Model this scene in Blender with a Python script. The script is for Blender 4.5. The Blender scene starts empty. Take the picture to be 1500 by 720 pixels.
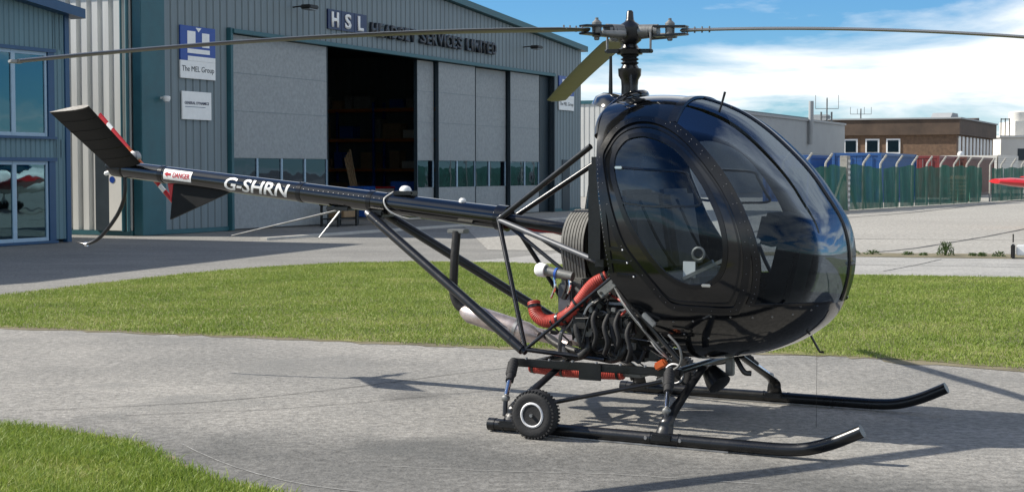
import bpy, bmesh, math, random
import numpy as np
from mathutils import Vector, Matrix
random.seed(7); RNG = np.random.default_rng(11)
S = bpy.context.scene
COL = S.collection
R = math.radians

# ------------------------------------------------------------------ camera
cam_d = bpy.data.cameras.new('camera'); cam = bpy.data.objects.new('camera', cam_d); COL.objects.link(cam)
cam.location = (0, 0, 1.636); cam.rotation_euler = (R(90 - 2.74), 0, 0)
cam_d.sensor_width = 36; cam_d.lens = 36 * 2285.7 / 1500
cam_d.clip_start = 0.1; cam_d.clip_end = 3000
S.camera = cam
S.view_settings.view_transform = 'Standard'; S.view_settings.look = 'None'
S.view_settings.exposure = 0.6; S.view_settings.gamma = 1.0

# ------------------------------------------------------------------ sun + sky
SUN = Vector((-1.21, 0.17, 1.0)).normalized()
sd = bpy.data.lights.new('sun', 'SUN'); sd.energy = 5.0; sd.angle = R(0.53); sd.color = (1.0, 0.94, 0.84)
so = bpy.data.objects.new('sun', sd); COL.objects.link(so)
so.rotation_euler = SUN.to_track_quat('Z', 'Y').to_euler(); so.location = (-20, 5, 25)
w = bpy.data.worlds.new('World'); S.world = w; w.use_nodes = True
nt = w.node_tree; nt.nodes.clear()
N = lambda t, **k: (lambda n: ([setattr(n, a, b) for a, b in k.items()], n)[1])(nt.nodes.new(t))
sky = N('ShaderNodeTexSky', sky_type='NISHITA', sun_disc=False)
sky.sun_elevation = math.asin(SUN.z); sky.sun_rotation = math.atan2(SUN.x, SUN.y)
sky.air_density = 1.0; sky.dust_density = 0.0; sky.ozone_density = 2.6
tc = N('ShaderNodeTexCoord'); sep = N('ShaderNodeSeparateXYZ'); mxz = N('ShaderNodeMath', operation='MAXIMUM'); mxz.inputs[1].default_value = 0.0
adz = N('ShaderNodeMath', operation='ADD'); adz.inputs[1].default_value = 0.10
dx = N('ShaderNodeMath', operation='DIVIDE'); dy = N('ShaderNodeMath', operation='DIVIDE'); cmb = N('ShaderNodeCombineXYZ')
mp = N('ShaderNodeMapping'); mp.inputs['Location'].default_value = (3.1, 1.4, 0.0); mp.inputs['Scale'].default_value = (0.62, 0.5, 1.0); mp.inputs['Rotation'].default_value = (0, 0, R(14))
nz = N('ShaderNodeTexNoise'); nz.inputs['Scale'].default_value = 1.0; nz.inputs['Detail'].default_value = 9
nz.inputs['Roughness'].default_value = 0.56; nz.inputs['Distortion'].default_value = 0.6
rp = N('ShaderNodeValToRGB'); rp.color_ramp.elements[0].position = 0.44; rp.color_ramp.elements[1].position = 0.575
rp.color_ramp.elements[0].color = (0.06, 0.06, 0.06, 1); rp.color_ramp.elements[1].color = (0.95, 0.95, 0.95, 1)
mx = N('ShaderNodeMix', data_type='RGBA'); mx.inputs[7].default_value = (14.5, 15.0, 15.2, 1)
bg = N('ShaderNodeBackground'); bg.inputs['Strength'].default_value = 0.05
out = N('ShaderNodeOutputWorld')
L = nt.links.new
hs = N('ShaderNodeHueSaturation'); hs.inputs['Saturation'].default_value = 1.15
hs.inputs['Value'].default_value = 1.25
tint = N('ShaderNodeMix', data_type='RGBA', blend_type='MULTIPLY'); tint.inputs[0].default_value = 1.0; tint.inputs[7].default_value = (.58, .93, 1.30, 1)
L(sky.outputs[0], tint.inputs[6]); L(tint.outputs[2], hs.inputs['Color'])
L(tc.outputs['Generated'], sep.inputs[0]); L(sep.outputs[2], mxz.inputs[0]); L(mxz.outputs[0], adz.inputs[0]); L(sep.outputs[0], dx.inputs[0]); L(sep.outputs[1], dy.inputs[0]); L(adz.outputs[0], dx.inputs[1]); L(adz.outputs[0], dy.inputs[1]); L(dx.outputs[0], cmb.inputs[0]); L(dy.outputs[0], cmb.inputs[1]); L(cmb.outputs[0], mp.inputs[0]); L(mp.outputs[0], nz.inputs['Vector']); L(nz.outputs['Fac'], rp.inputs[0])
L(rp.outputs[0], mx.inputs[0]); L(hs.outputs[0], mx.inputs[6]); L(mx.outputs[2], bg.inputs[0]); L(bg.outputs[0], out.inputs[0])

# ------------------------------------------------------------------ helpers
def tag(o, label=None, cat=None, group=None, kind=None):
    if label: o['label'] = label
    if cat: o['category'] = cat
    if group: o['group'] = group
    if kind: o['kind'] = kind
    return o
def empty(name, loc=(0, 0, 0), rz=0, parent=None):
    o = bpy.data.objects.new(name, None); COL.objects.link(o); o.location = loc; o.rotation_euler = (0, 0, rz)
    o.empty_display_size = 0.2
    if parent: o.parent = parent
    return o
def V(*a): return Vector(a)
def crom(pts, n=6):
    P = [Vector(p) for p in pts]
    if len(P) < 3: return P
    P = [P[0] * 2 - P[1]] + P + [P[-1] * 2 - P[-2]]
    o = []
    for i in range(1, len(P) - 2):
        a, b, c, d = P[i - 1:i + 3]
        for k in range(n):
            t = k / n
            o.append(0.5 * ((2 * b) + (c - a) * t + (2 * a - 5 * b + 4 * c - d) * t * t + (3 * b - a - 3 * c + d) * t ** 3))
    o.append(P[-2]); return o
class MB:
    def __init__(s): s.v = []; s.f = []
    def add(s, vs, fs):
        b = len(s.v); s.v += [tuple(p) for p in vs]; s.f += [tuple(i + b for i in f) for f in fs]; return s
    def box(s, c, d, m=None):
        c = Vector(c); x, y, z = [k / 2 for k in d]
        vs = [Vector(p) for p in ((-x, -y, -z), (x, -y, -z), (x, y, -z), (-x, y, -z), (-x, -y, z), (x, -y, z), (x, y, z), (-x, y, z))]
        if m is not None: vs = [m @ p for p in vs]
        return s.add([c + p for p in vs], [(0, 3, 2, 1), (4, 5, 6, 7), (0, 1, 5, 4), (1, 2, 6, 5), (2, 3, 7, 6), (3, 0, 4, 7)])
    def b2(s, x0, x1, y0, y1, z0, z1):
        return s.box(((x0 + x1) / 2, (y0 + y1) / 2, (z0 + z1) / 2), (x1 - x0, y1 - y0, z1 - z0))
    def bar(s, a, b, wd, ht, up=(0, 0, 1)):
        a = Vector(a); b = Vector(b); t = b - a; l = t.length; t.normalize(); u = Vector(up)
        sd_ = t.cross(u).normalized(); u = sd_.cross(t)
        m = Matrix((t, sd_, u)).transposed()
        return s.box((a + b) / 2, (l, wd, ht), m)
    def tube(s, pts, r, n=10, caps=True, smooth=0):
        P = crom(pts, smooth) if smooth else [Vector(p) for p in pts]
        m = len(P); rs = r if isinstance(r, (list, tuple)) else [r] * m
        if len(rs) != m: rs = [float(x) for x in np.interp(np.linspace(0, 1, m), np.linspace(0, 1, len(rs)), rs)]
        T = [(P[min(i + 1, m - 1)] - P[max(i - 1, 0)]).normalized() for i in range(m)]
        u = T[0].orthogonal().normalized(); vs = []; fs = []
        for i in range(m):
            u = (u - T[i] * u.dot(T[i])).normalized(); w_ = T[i].cross(u)
            for k in range(n):
                a = 2 * math.pi * k / n; vs.append(P[i] + (u * math.cos(a) + w_ * math.sin(a)) * rs[i])
        for i in range(m - 1):
            for k in range(n):
                k2 = (k + 1) % n; fs.append((i * n + k, i * n + k2, (i + 1) * n + k2, (i + 1) * n + k))
        if caps: fs.append(tuple(range(n - 1, -1, -1))); fs.append(tuple((m - 1) * n + k for k in range(n)))
        return s.add(vs, fs)
    def lathe(s, prof, o, ax=(0, 0, 1), n=20, closed=False):
        o = Vector(o); ax = Vector(ax).normalized(); u = ax.orthogonal().normalized(); w_ = ax.cross(u); vs = []; fs = []
        m = len(prof)
        for h, r in prof:
            for k in range(n):
                a = 2 * math.pi * k / n; vs.append(o + ax * h + (u * math.cos(a) + w_ * math.sin(a)) * max(r, 1e-4))
        for i in range(m if closed else m - 1):
            j = (i + 1) % m
            for k in range(n):
                k2 = (k + 1) % n; fs.append((i * n + k, i * n + k2, j * n + k2, j * n + k))
        if not closed: fs.append(tuple(range(n - 1, -1, -1))); fs.append(tuple((m - 1) * n + k for k in range(n)))
        return s.add(vs, fs)
    def poly(s, pts, z=None):
        vs = [(p[0], p[1], z) if z is not None else p for p in pts]
        return s.add(vs, [tuple(range(len(vs)))])
    def prism(s, pts, d):        # planar polygon extruded by vector d
        d = Vector(d); P = [Vector(p) for p in pts]; n = len(P)
        fs = [tuple(range(n - 1, -1, -1)), tuple(range(n, 2 * n))] + [(i, (i + 1) % n, n + (i + 1) % n, n + i) for i in range(n)]
        return s.add(P + [p + d for p in P], fs)
    def build(s, name, mat, parent=None, smooth=True, ang=38, bev=0):
        me = bpy.data.meshes.new(name); me.from_pydata(s.v, [], s.f); me.update()
        bm = bmesh.new(); bm.from_mesh(me); bmesh.ops.recalc_face_normals(bm, faces=bm.faces)
        if bev:
            eg = [e for e in bm.edges if len(e.link_faces) == 2 and e.calc_face_angle(0) > R(50)]
            bmesh.ops.bevel(bm, geom=eg, offset=bev, segments=2, affect='EDGES', clamp_overlap=True)
        bm.to_mesh(me); bm.free()
        return link(name, me, mat, parent, smooth, ang)
def link(name, me, mat, parent=None, smooth=True, ang=38):
    if smooth:
        me.polygons.foreach_set('use_smooth', [True] * len(me.polygons)); me.set_sharp_from_angle(angle=R(ang))
    o = bpy.data.objects.new(name, me); COL.objects.link(o)
    if mat and not me.materials: me.materials.append(mat)
    if parent: o.parent = parent
    return o
def copy_tree(o, parent=None):
    c = o.copy(); COL.objects.link(c); c.parent = parent
    for ch in list(o.children): copy_tree(ch, c)
    return c

# ------------------------------------------------------------------ materials
def mat(name, col, rough=.5, metal=0, var=.15, vs=3, rv=.1, bump=0, bs=40, coat=0, spec=.5, col2=None, stretch=(1, 1, 1), tr=0):
    m = bpy.data.materials.new(name); m.use_nodes = True; n = m.node_tree; P = n.nodes['Principled BSDF']; l = n.links.new
    P.inputs['Metallic'].default_value = metal; P.inputs['Coat Weight'].default_value = coat; P.inputs['Coat Roughness'].default_value = .05
    P.inputs['Specular IOR Level'].default_value = spec
    t = n.nodes.new('ShaderNodeTexCoord'); mp_ = n.nodes.new('ShaderNodeMapping'); mp_.inputs['Scale'].default_value = stretch
    l(t.outputs['Object'], mp_.inputs[0])
    a = n.nodes.new('ShaderNodeTexNoise'); a.inputs['Scale'].default_value = vs; a.inputs['Detail'].default_value = 8; a.inputs['Roughness'].default_value = .65
    l(mp_.outputs[0], a.inputs['Vector'])
    r = n.nodes.new('ShaderNodeValToRGB'); r.color_ramp.elements[0].position = .3; r.color_ramp.elements[1].position = .7
    c1 = [min(1, x * (1 - var)) for x in col]; c2 = [min(1, x * (1 + var)) for x in (col2 or col)]
    r.color_ramp.elements[0].color = (*c1, 1); r.color_ramp.elements[1].color = (*c2, 1)
    l(a.outputs['Fac'], r.inputs[0]); l(r.outputs[0], P.inputs['Base Color'])
    mr = n.nodes.new('ShaderNodeMapRange'); mr.inputs[3].default_value = max(.02, rough - rv); mr.inputs[4].default_value = min(1, rough + rv)
    l(a.outputs['Fac'], mr.inputs[0]); l(mr.outputs[0], P.inputs['Roughness'])
    if bump:
        b = n.nodes.new('ShaderNodeTexNoise'); b.inputs['Scale'].default_value = bs; b.inputs['Detail'].default_value = 5
        l(mp_.outputs[0], b.inputs['Vector'])
        bu = n.nodes.new('ShaderNodeBump'); bu.inputs['Strength'].default_value = bump; bu.inputs['Distance'].default_value = .01
        l(b.outputs['Fac'], bu.inputs['Height']); l(bu.outputs[0], P.inputs['Normal'])
    if tr: P.inputs['Transmission Weight'].default_value = tr
    return m
def glassmat(name, tint, ior=1.5, gloss=(1, 1, 1), gain=1.0, cap=1.0):
    m = bpy.data.materials.new(name); m.use_nodes = True; n = m.node_tree; n.nodes.clear(); l = n.links.new
    o = n.nodes.new('ShaderNodeOutputMaterial'); t = n.nodes.new('ShaderNodeBsdfTransparent'); t.inputs[0].default_value = (*tint, 1)
    g = n.nodes.new('ShaderNodeBsdfGlossy'); g.inputs[0].default_value = (*gloss, 1); g.inputs['Roughness'].default_value = .015
    fr = n.nodes.new('ShaderNodeFresnel'); fr.inputs[0].default_value = ior
    mu = n.nodes.new('ShaderNodeMath'); mu.operation = 'MULTIPLY'; mu.inputs[1].default_value = gain; mu.use_clamp = True
    tcx = n.nodes.new('ShaderNodeTexCoord'); nn = n.nodes.new('ShaderNodeTexNoise'); nn.inputs['Scale'].default_value = 2.2; nn.inputs['Detail'].default_value = 1
    bu = n.nodes.new('ShaderNodeBump'); bu.inputs['Strength'].default_value = .06; bu.inputs['Distance'].default_value = .02
    l(tcx.outputs['Object'], nn.inputs['Vector']); l(nn.outputs['Fac'], bu.inputs['Height']); l(bu.outputs[0], g.inputs['Normal'])
    mixn = n.nodes.new('ShaderNodeMixShader'); mi = n.nodes.new('ShaderNodeMath'); mi.operation = 'MINIMUM'; mi.inputs[1].default_value = cap; l(fr.outputs[0], mu.inputs[0]); l(mu.outputs[0], mi.inputs[0]); l(mi.outputs[0], mixn.inputs[0]); l(t.outputs[0], mixn.inputs[1]); l(g.outputs[0], mixn.inputs[2]); l(mixn.outputs[0], o.inputs[0])
    return m
def ground_mat(name, c1, c2, c3, big=.35, fine=60, streak=(1, 1, 1), bump=.35, worn=None, fc=(.5, 1.4)):
    m = mat(name, c1, .85, 0, .05, big, .08, bump, fine, col2=c2, spec=.25, stretch=streak)
    n = m.node_tree; l = n.links.new; P = n.nodes['Principled BSDF']; base = P.inputs['Base Color'].links[0].from_socket
    mp_ = [k for k in n.nodes if k.type == 'MAPPING'][0]
    a = n.nodes.new('ShaderNodeTexNoise'); a.inputs['Scale'].default_value = fine * .35; a.inputs['Detail'].default_value = 6; a.inputs['Roughness'].default_value = .8
    l(mp_.outputs[0], a.inputs['Vector'])
    r = n.nodes.new('ShaderNodeValToRGB'); r.color_ramp.elements[0].position = .38; r.color_ramp.elements[1].position = .68
    r.color_ramp.elements[0].color = (*[fc[0]] * 3, 1); r.color_ramp.elements[1].color = (*[fc[1]] * 3, 1)
    l(a.outputs['Fac'], r.inputs[0])
    mu = n.nodes.new('ShaderNodeMix'); mu.data_type = 'RGBA'; mu.blend_type = 'MULTIPLY'; mu.inputs[0].default_value = 1
    l(base, mu.inputs[6]); l(r.outputs[0], mu.inputs[7])
    b = n.nodes.new('ShaderNodeTexNoise'); b.inputs['Scale'].default_value = big * 3.1; b.inputs['Detail'].default_value = 9; b.inputs['Distortion'].default_value = .6
    l(mp_.outputs[0], b.inputs['Vector'])
    r2 = n.nodes.new('ShaderNodeValToRGB'); r2.color_ramp.elements[0].position = .52; r2.color_ramp.elements[1].position = .72
    r2.color_ramp.elements[0].color = (0, 0, 0, 1); r2.color_ramp.elements[1].color = (.8, .8, .8, 1); l(b.outputs['Fac'], r2.inputs[0])
    m2 = n.nodes.new('ShaderNodeMix'); m2.data_type = 'RGBA'; l(r2.outputs[0], m2.inputs[0]); l(mu.outputs[2], m2.inputs[6]); m2.inputs[7].default_value = (*c3, 1)
    fin = m2.outputs[2]
    nz_ = [k for k in n.nodes if k.type == 'TEX_NOISE'][0]; nz_.inputs['Detail'].default_value = 13; nz_.inputs['Roughness'].default_value = .66
    if worn:                                   # an older, darker surfacing beyond a wavering line y = a + b x
        tcx = n.nodes.new('ShaderNodeTexCoord'); sp = n.nodes.new('ShaderNodeSeparateXYZ'); l(tcx.outputs['Object'], sp.inputs[0])
        f1 = n.nodes.new('ShaderNodeMath'); f1.operation = 'MULTIPLY_ADD'; f1.inputs[1].default_value = worn[1]; f1.inputs[2].default_value = worn[0]; l(sp.outputs[0], f1.inputs[0])
        f2 = n.nodes.new('ShaderNodeMath'); f2.operation = 'SUBTRACT'; l(f1.outputs[0], f2.inputs[0]); l(sp.outputs[1], f2.inputs[1])
        f3 = n.nodes.new('ShaderNodeMath'); f3.operation = 'MULTIPLY_ADD'; f3.inputs[1].default_value = 2.6; l(b.outputs['Fac'], f3.inputs[0]); l(f2.outputs[0], f3.inputs[2])
        f4 = n.nodes.new('ShaderNodeMapRange'); f4.interpolation_type = 'SMOOTHSTEP'; f4.inputs[1].default_value = 1.0; f4.inputs[2].default_value = 1.9; l(f3.outputs[0], f4.inputs[0])
        m3 = n.nodes.new('ShaderNodeMix'); m3.data_type = 'RGBA'; m3.blend_type = 'MULTIPLY'; l(f4.outputs[0], m3.inputs[0]); l(fin, m3.inputs[6]); m3.inputs[7].default_value = (.60, .61, .62, 1); fin = m3.outputs[2]
        # oil spots
        vo = n.nodes.new('ShaderNodeTexVoronoi'); vo.inputs['Scale'].default_value = .55; l(mp_.outputs[0], vo.inputs['Vector'])
        ds = n.nodes.new('ShaderNodeMath'); ds.operation = 'MULTIPLY_ADD'; ds.inputs[1].default_value = .35; l(b.outputs['Fac'], ds.inputs[0]); l(vo.outputs['Distance'], ds.inputs[2])
        rs = n.nodes.new('ShaderNodeMapRange'); rs.inputs[1].default_value = .22; rs.inputs[2].default_value = .34; rs.inputs[3].default_value = .55; rs.inputs[4].default_value = 0; l(ds.outputs[0], rs.inputs[0])
        m4 = n.nodes.new('ShaderNodeMix'); m4.data_type = 'RGBA'; l(rs.outputs[0], m4.inputs[0]); l(fin, m4.inputs[6]); m4.inputs[7].default_value = (.07, .068, .064, 1); fin = m4.outputs[2]
    l(fin, P.inputs['Base Color'])
    return m
M = {}
M['black'] = mat('black_gloss_paint', (.0025, .003, .004), .10, 0, .3, 5, .05, .02, 9, coat=.7, col2=(.004, .0045, .0055))
M['satin'] = mat('black_satin_paint', (.006, .0065, .0075), .30, 0, .4, 6, .12, .05, 60)
M['matt'] = mat('matt_black_paint', (.008, .0085, .009), .6, 0, .4, 6, .1, spec=.2)
M['frame'] = mat('black_frame_paint', (.005, .0058, .0075), .18, 0, .4, 8, .08)
M['dark'] = mat('dark_oily_metal', (.022, .021, .020), .5, .3, .6, 10, .15, .2, 50)
M['steel'] = mat('worn_steel', (.26, .26, .26), .45, .8, .3, 12, .12)
M['gunmetal'] = mat('gunmetal_tube', (.09, .095, .105), .5, .3, .3, 12, .1)
M['chrome'] = mat('polished_rod', (.75, .75, .76), .15, 1, .1, 12, .05)
M['alu'] = mat('grey_cast_aluminium', (.20, .20, .19), .5, .6, .3, 14, .12, .1, 60)
M['exhaust'] = mat('heat_tinted_exhaust', (.38, .30, .27), .38, .7, .25, 7, .1, .05, 60, col2=(.50, .44, .42))
M['hose'] = mat('red_silicone_hose', (.36, .040, .026), .55, 0, .25, 12, .1, .1, 60)
M['red'] = mat('red_paint', (.45, .02, .025), .3, 0, .12, 4)
M['white'] = mat('white_paint', (.78, .78, .76), .4, 0, .06, 6)
M['rubber'] = mat('tyre_rubber', (.012, .012, .013), .75, 0, .3, 20, .1, .2, 80)
M['belt'] = mat('drive_belt_rubber', (.16, .155, .14), .7, 0, .3, 20, .1)
M['leather'] = mat('grey_seat_leather', (.34, .33, .31), .55, 0, .2, 9, .1, .1, 50)
M['seatdark'] = mat('grey_seat_cloth', (.12, .12, .12), .8, 0, .2, 9)
M['blade'] = mat('olive_blade_paint', (.085, .080, .045), .42, 0, .2, 5, .1)
M['bladetop'] = mat('slate_blade_paint', (.035, .038, .042), .38, 0, .25, 5, .1)
M['bladetip'] = mat('grey_blade_paint', (.30, .31, .31), .35, 0, .12, 5)
M['panel'] = mat('instrument_black', (.012, .012, .013), .6, 0, .2, 9)
M['canopy'] = glassmat('tinted_canopy', (.27, .31, .35), 1.5, (.48, .56, .66), 1.25, .32)
M['doorglass'] = glassmat('tinted_door_glass', (.74, .78, .80), 1.5, (.5, .6, .72), 1.2, .32)
M['skinrivet'] = mat('rivet_metal', (.14, .14, .15), .4, .6, .1, 5)
M['rimgrey'] = mat('grey_wheel_paint', (.66, .66, .67), .4, .1, .15, 14)
M['wire'] = mat('wiring_white', (.5, .49, .46), .5, 0, .2, 9)
M['amber'] = mat('orange_plastic', (.5, .1, .02), .4, 0, .1, 9)
M['clad'] = mat('shaded_grey_cladding', (.150, .190, .208), .5, .0, .15, 1.2, .08, stretch=(7, 7, .18))  # front cladding, with the blue of the shade mixed into its grey
M['annexclad'] = mat('teal_grey_cladding', (.105, .19, .225), .5, 0, .1, 1.2, .08, stretch=(3, 3, .3))
M['cladlit'] = mat('sunlit_side_cladding', (.56, .56, .53), .5, 0, .10, 1.2, .08, stretch=(3, 3, .3))  # sunlit copy of the cladding: sun on side and end walls put into colour
M['teal'] = mat('teal_trim', (.022, .095, .115), .45, 0, .15, 2)
M['bluetrim'] = mat('blue_trim', (.014, .062, .145), .4, 0, .12, 2)
M['doorleaf'] = mat('grey_speckled_door', (.265, .285, .29), .6, 0, .18, 9, .08, .1, 70)
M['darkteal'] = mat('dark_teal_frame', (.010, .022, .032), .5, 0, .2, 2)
M['wglass'] = glassmat('window_glass', (.10, .20, .26), 1.5, (.50, .85, 1), 3.0)
m_ = bpy.data.materials.new('added_rooflight'); m_.use_nodes = True; n_ = m_.node_tree; t_ = n_.nodes.new('ShaderNodeBsdfTranslucent'); t_.inputs[0].default_value = (.09, .095, .09, 1); n_.links.new(t_.outputs[0], n_.nodes['Material Output'].inputs[0]); M['grp'] = m_
M['darkglass'] = glassmat('dusty_dark_glass', (.12, .17, .21), 1.5, (.42, .55, .72), 1.6, .3)
M['skyglass'] = mat('bright_mirror_glass', (.75, .8, .82), .12, .9, .05, 2)
M['wframe'] = mat('pale_blue_window_frame', (.30, .42, .52), .45, 0, .08, 4)
M['interior'] = mat('dim_interior_wall', (.30, .32, .33), .8, 0, .2, .6)
M['roof'] = mat('dark_roof_sheet', (.12, .15, .16), .6, 0, .15, .7)
M['navy'] = mat('navy_sign_board', (.008, .018, .075), .35, 0, .1, 3)
M['signblue'] = mat('blue_sign_board', (.012, .055, .28), .35, 0, .1, 3)
M['letter'] = mat('navy_letter', (.015, .022, .032), .4, 0, .2, 5)
M['orange'] = mat('orange_rack_beam', (.5, .16, .03), .5, 0, .1, 5)
M['carton'] = mat('cardboard', (.34, .23, .13), .8, 0, .15, 6)
M['bluebin'] = mat('blue_plastic', (.02, .10, .42), .45, 0, .1, 6)
M['concrete'] = mat('post_concrete', (.30, .29, .26), .85, 0, .2, 8, .05, .3, 40)
M['brick'] = mat('brown_brick', (.115, .072, .045), .85, 0, .22, 3.0, .05, .2, 30, col2=(.16, .098, .06))
M['fascia'] = mat('brown_weathered_fascia', (.075, .050, .034), .8, 0, .35, .6, .05)
M['greybuild'] = mat('grey_render_wall', (.30, .315, .32), .8, 0, .08, .5)
M['whitebuild'] = mat('white_render_wall', (.62, .60, .55), .8, 0, .08, .6)
M['contblue'] = mat('blue_container_paint', (.016, .080, .25), .5, 0, .15, 1.2)
M['contred'] = mat('red_container_paint', (.19, .028, .026), .5, 0, .2, 1.2)
M['contbrown'] = mat('brown_container_paint', (.13, .050, .035), .5, 0, .2, 1.2)
M['kerb'] = mat('pale_kerb_concrete', (.45, .43, .39), .85, 0, .15, 3, .05, .2, 30)
M['joint'] = mat('dark_joint_sealant', (.05, .048, .045), .8, 0, .3, 4)
M['jointlight'] = mat('chalky_crack_filler', (.28, .275, .26), .9, 0, .4, 14)
M['asphalt'] = ground_mat('grey_tarmac', (.20, .195, .18), (.25, .243, .225), (.15, .147, .14), .25, 55, (1, 2.2, 1))
M['apron'] = ground_mat('pale_apron_concrete', (.315, .30, .27), (.36, .345, .31), (.27, .26, .235), .12, 30, (1, 1, 1), .2)
M['pad'] = ground_mat('weathered_pad_concrete', (.165, .163, .153), (.350, .332, .302), (.165, .163, .153), .24, 46, (1, 1.0, 1), .9, worn=(9.35, -.30), fc=(.58, 1.32))
M['path'] = ground_mat('pale_path_concrete', (.29, .285, .27), (.38, .37, .345), (.22, .215, .20), .7, 50, (1, 1.6, 1), .4)
M['soil'] = mat('lawn_soil', (.085, .095, .03), .95, 0, .35, 1.3, .03, .8, 60, col2=(.16, .155, .05))
M['verge'] = mat('dry_verge', (.14, .12, .07), .95, 0, .4, 2, .03, .7, 30)
def grass_mat(name, stops):
    m = bpy.data.materials.new(name); m.use_nodes = True; n = m.node_tree; P = n.nodes['Principled BSDF']; l = n.links.new
    g = n.nodes.new('ShaderNodeNewGeometry'); t = n.nodes.new('ShaderNodeTexCoord')
    a = n.nodes.new('ShaderNodeTexNoise'); a.inputs['Scale'].default_value = .8; a.inputs['Detail'].default_value = 5; l(t.outputs['Object'], a.inputs['Vector'])
    ad = n.nodes.new('ShaderNodeMath'); ad.operation = 'MULTIPLY_ADD'; ad.inputs[1].default_value = .5
    l(g.outputs['Random Per Island'], ad.inputs[0])
    mm = n.nodes.new('ShaderNodeMapRange'); mm.inputs[1].default_value = .3; mm.inputs[2].default_value = .7; mm.inputs[4].default_value = .5; l(a.outputs['Fac'], mm.inputs[0]); l(mm.outputs[0], ad.inputs[2])
    r = n.nodes.new('ShaderNodeValToRGB'); e = r.color_ramp.elements
    e[0].position = stops[0][0]; e[0].color = (*stops[0][1], 1); e[1].position = stops[-1][0]; e[1].color = (*stops[-1][1], 1)
    for p, c in stops[1:-1]: k = e.new(p); k.color = (*c, 1)
    l(ad.outputs[0], r.inputs[0]); l(r.outputs[0], P.inputs['Base Color']); P.inputs['Roughness'].default_value = .55
    P.inputs['Specular IOR Level'].default_value = .3
    tl = n.nodes.new('ShaderNodeBsdfTranslucent'); l(r.outputs[0], tl.inputs[0]); ms = n.nodes.new('ShaderNodeMixShader'); ms.inputs[0].default_value = .35
    l(P.outputs[0], ms.inputs[1]); l(tl.outputs[0], ms.inputs[2]); l(ms.outputs[0], n.nodes['Material Output'].inputs[0])
    return m
M['grass'] = grass_mat('mown_grass_blade', [(0, (.11, .170, .028)), (.35, (.185, .262, .045)), (.75, (.265, .325, .075)), (1, (.44, .42, .19))])
M['grassnear'] = grass_mat('rough_grass_blade', [(0, (.10, .165, .022)), (.4, (.19, .275, .042)), (.75, (.31, .36, .085)), (1, (.52, .46, .24))])
M['leaf'] = grass_mat('weed_leaf', [(0, (.03, .06, .015)), (.6, (.06, .10, .025)), (1, (.12, .15, .04))])
def net_mat():
    m = mat('green_windbreak_net', (.017, .105, .072), .8, 0, .35, 3, .05, stretch=(1, 1, .35))
    n = m.node_tree; P = n.nodes['Principled BSDF']; t = n.nodes.new('ShaderNodeTexCoord'); a = n.nodes.new('ShaderNodeTexNoise')
    a.inputs['Scale'].default_value = 1.7; a.inputs['Detail'].default_value = 6; r = n.nodes.new('ShaderNodeMapRange')
    r.inputs[1].default_value = .3; r.inputs[2].default_value = .7; r.inputs[3].default_value = .97; r.inputs[4].default_value = .80
    n.links.new(t.outputs['Object'], a.inputs['Vector']); n.links.new(a.outputs['Fac'], r.inputs[0]); n.links.new(r.outputs[0], P.inputs['Alpha'])
    return m
M['net'] = net_mat()

# ------------------------------------------------------------------ text
def text_mesh(body, height, depth=0.0, bold=0.0, shear=0.0, xs=1.0, width=None):
    cu = bpy.data.curves.new('t', 'FONT'); cu.body = body; cu.size = 1.0; cu.extrude = 0; cu.offset = bold; cu.shear = shear; cu.resolution_u = 3
    o = bpy.data.objects.new('t', cu); COL.objects.link(o)
    me = bpy.data.meshes.new_from_object(o.evaluated_get(bpy.context.evaluated_depsgraph_get()))
    bpy.data.objects.remove(o); bpy.data.curves.remove(cu)
    xsv = [v.co.x for v in me.vertices]; ysv = [v.co.y for v in me.vertices]
    x0, x1, y0, y1 = min(xsv), max(xsv), min(ysv), max(ysv)
    k = height / (y1 - y0); kx = (width / (x1 - x0)) if width else k * xs
    for v in me.vertices: v.co = ((v.co.x - x0) * kx, 0, (v.co.y - y0) * k)      # text stands in the x-z plane
    bm = bmesh.new(); bm.from_mesh(me); bmesh.ops.remove_doubles(bm, verts=bm.verts, dist=1e-5)
    if depth:
        r = bmesh.ops.extrude_face_region(bm, geom=list(bm.faces)); bmesh.ops.translate(bm, verts=[e for e in r['geom'] if isinstance(e, bmesh.types.BMVert)], vec=(0, -depth, 0))
        bmesh.ops.recalc_face_normals(bm, faces=bm.faces)
    bm.to_mesh(me); bm.free()
    return me, (x1 - x0) * kx
def text(name, body, loc, height, mt, parent, depth=.004, **k):
    me, wd = text_mesh(body, height, depth, **k); o = link(name, me, mt, parent, False); o.location = loc; return o, wd

# ------------------------------------------------------------------ ground
def sheet(name, pts, z, m, parent=None, kind='structure'):
    o = MB().poly(pts, z).build(name, m, parent, False)
    if not parent: tag(o, kind=kind)
    return o
PAD_EDGE = [(-40, 28.7), (-20, 21.6), (-8.2, 17.4), (-5.4, 16.4), (-3.83, 15.84), (-2.36, 15.34), (-.97, 14.77), (.06, 14.42), (1.3, 14.15), (2.5, 13.98), (3.31, 13.6), (4.24, 12.87), (12, 9.7), (40, -1.5)]
GR_FAR = [(-8.2, 17.4), (-7.35, 19.2), (-6.73, 20.47), (-6.19, 22.05), (-5.37, 24.3), (-4.6, 25.9), (-4.05, 26.7), (-3.07, 27.7), (-1.61, 28.1), (-.12, 27.8), (3.89, 25.35), (5.48, 24.51), (7.85, 23.89), (14, 21.8), (40, 12)]
FG = [(-9, 11.4), (-5, 10.4), (-3.34, 9.93), (-2.88, 9.76), (-2.56, 9.52), (-2.30, 9.30), (-1.98, 8.78), (-1.76, 8.41), (-1.49, 8.08), (-1.25, 7.86), (-.82, 7.3), (-.6, 6.3), (-.6, 4.5), (-9, 4.5)]
sheet('ground', [(-900, -300), (900, -300), (900, 1500), (-900, 1500)], -.012, M['asphalt'])
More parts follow.
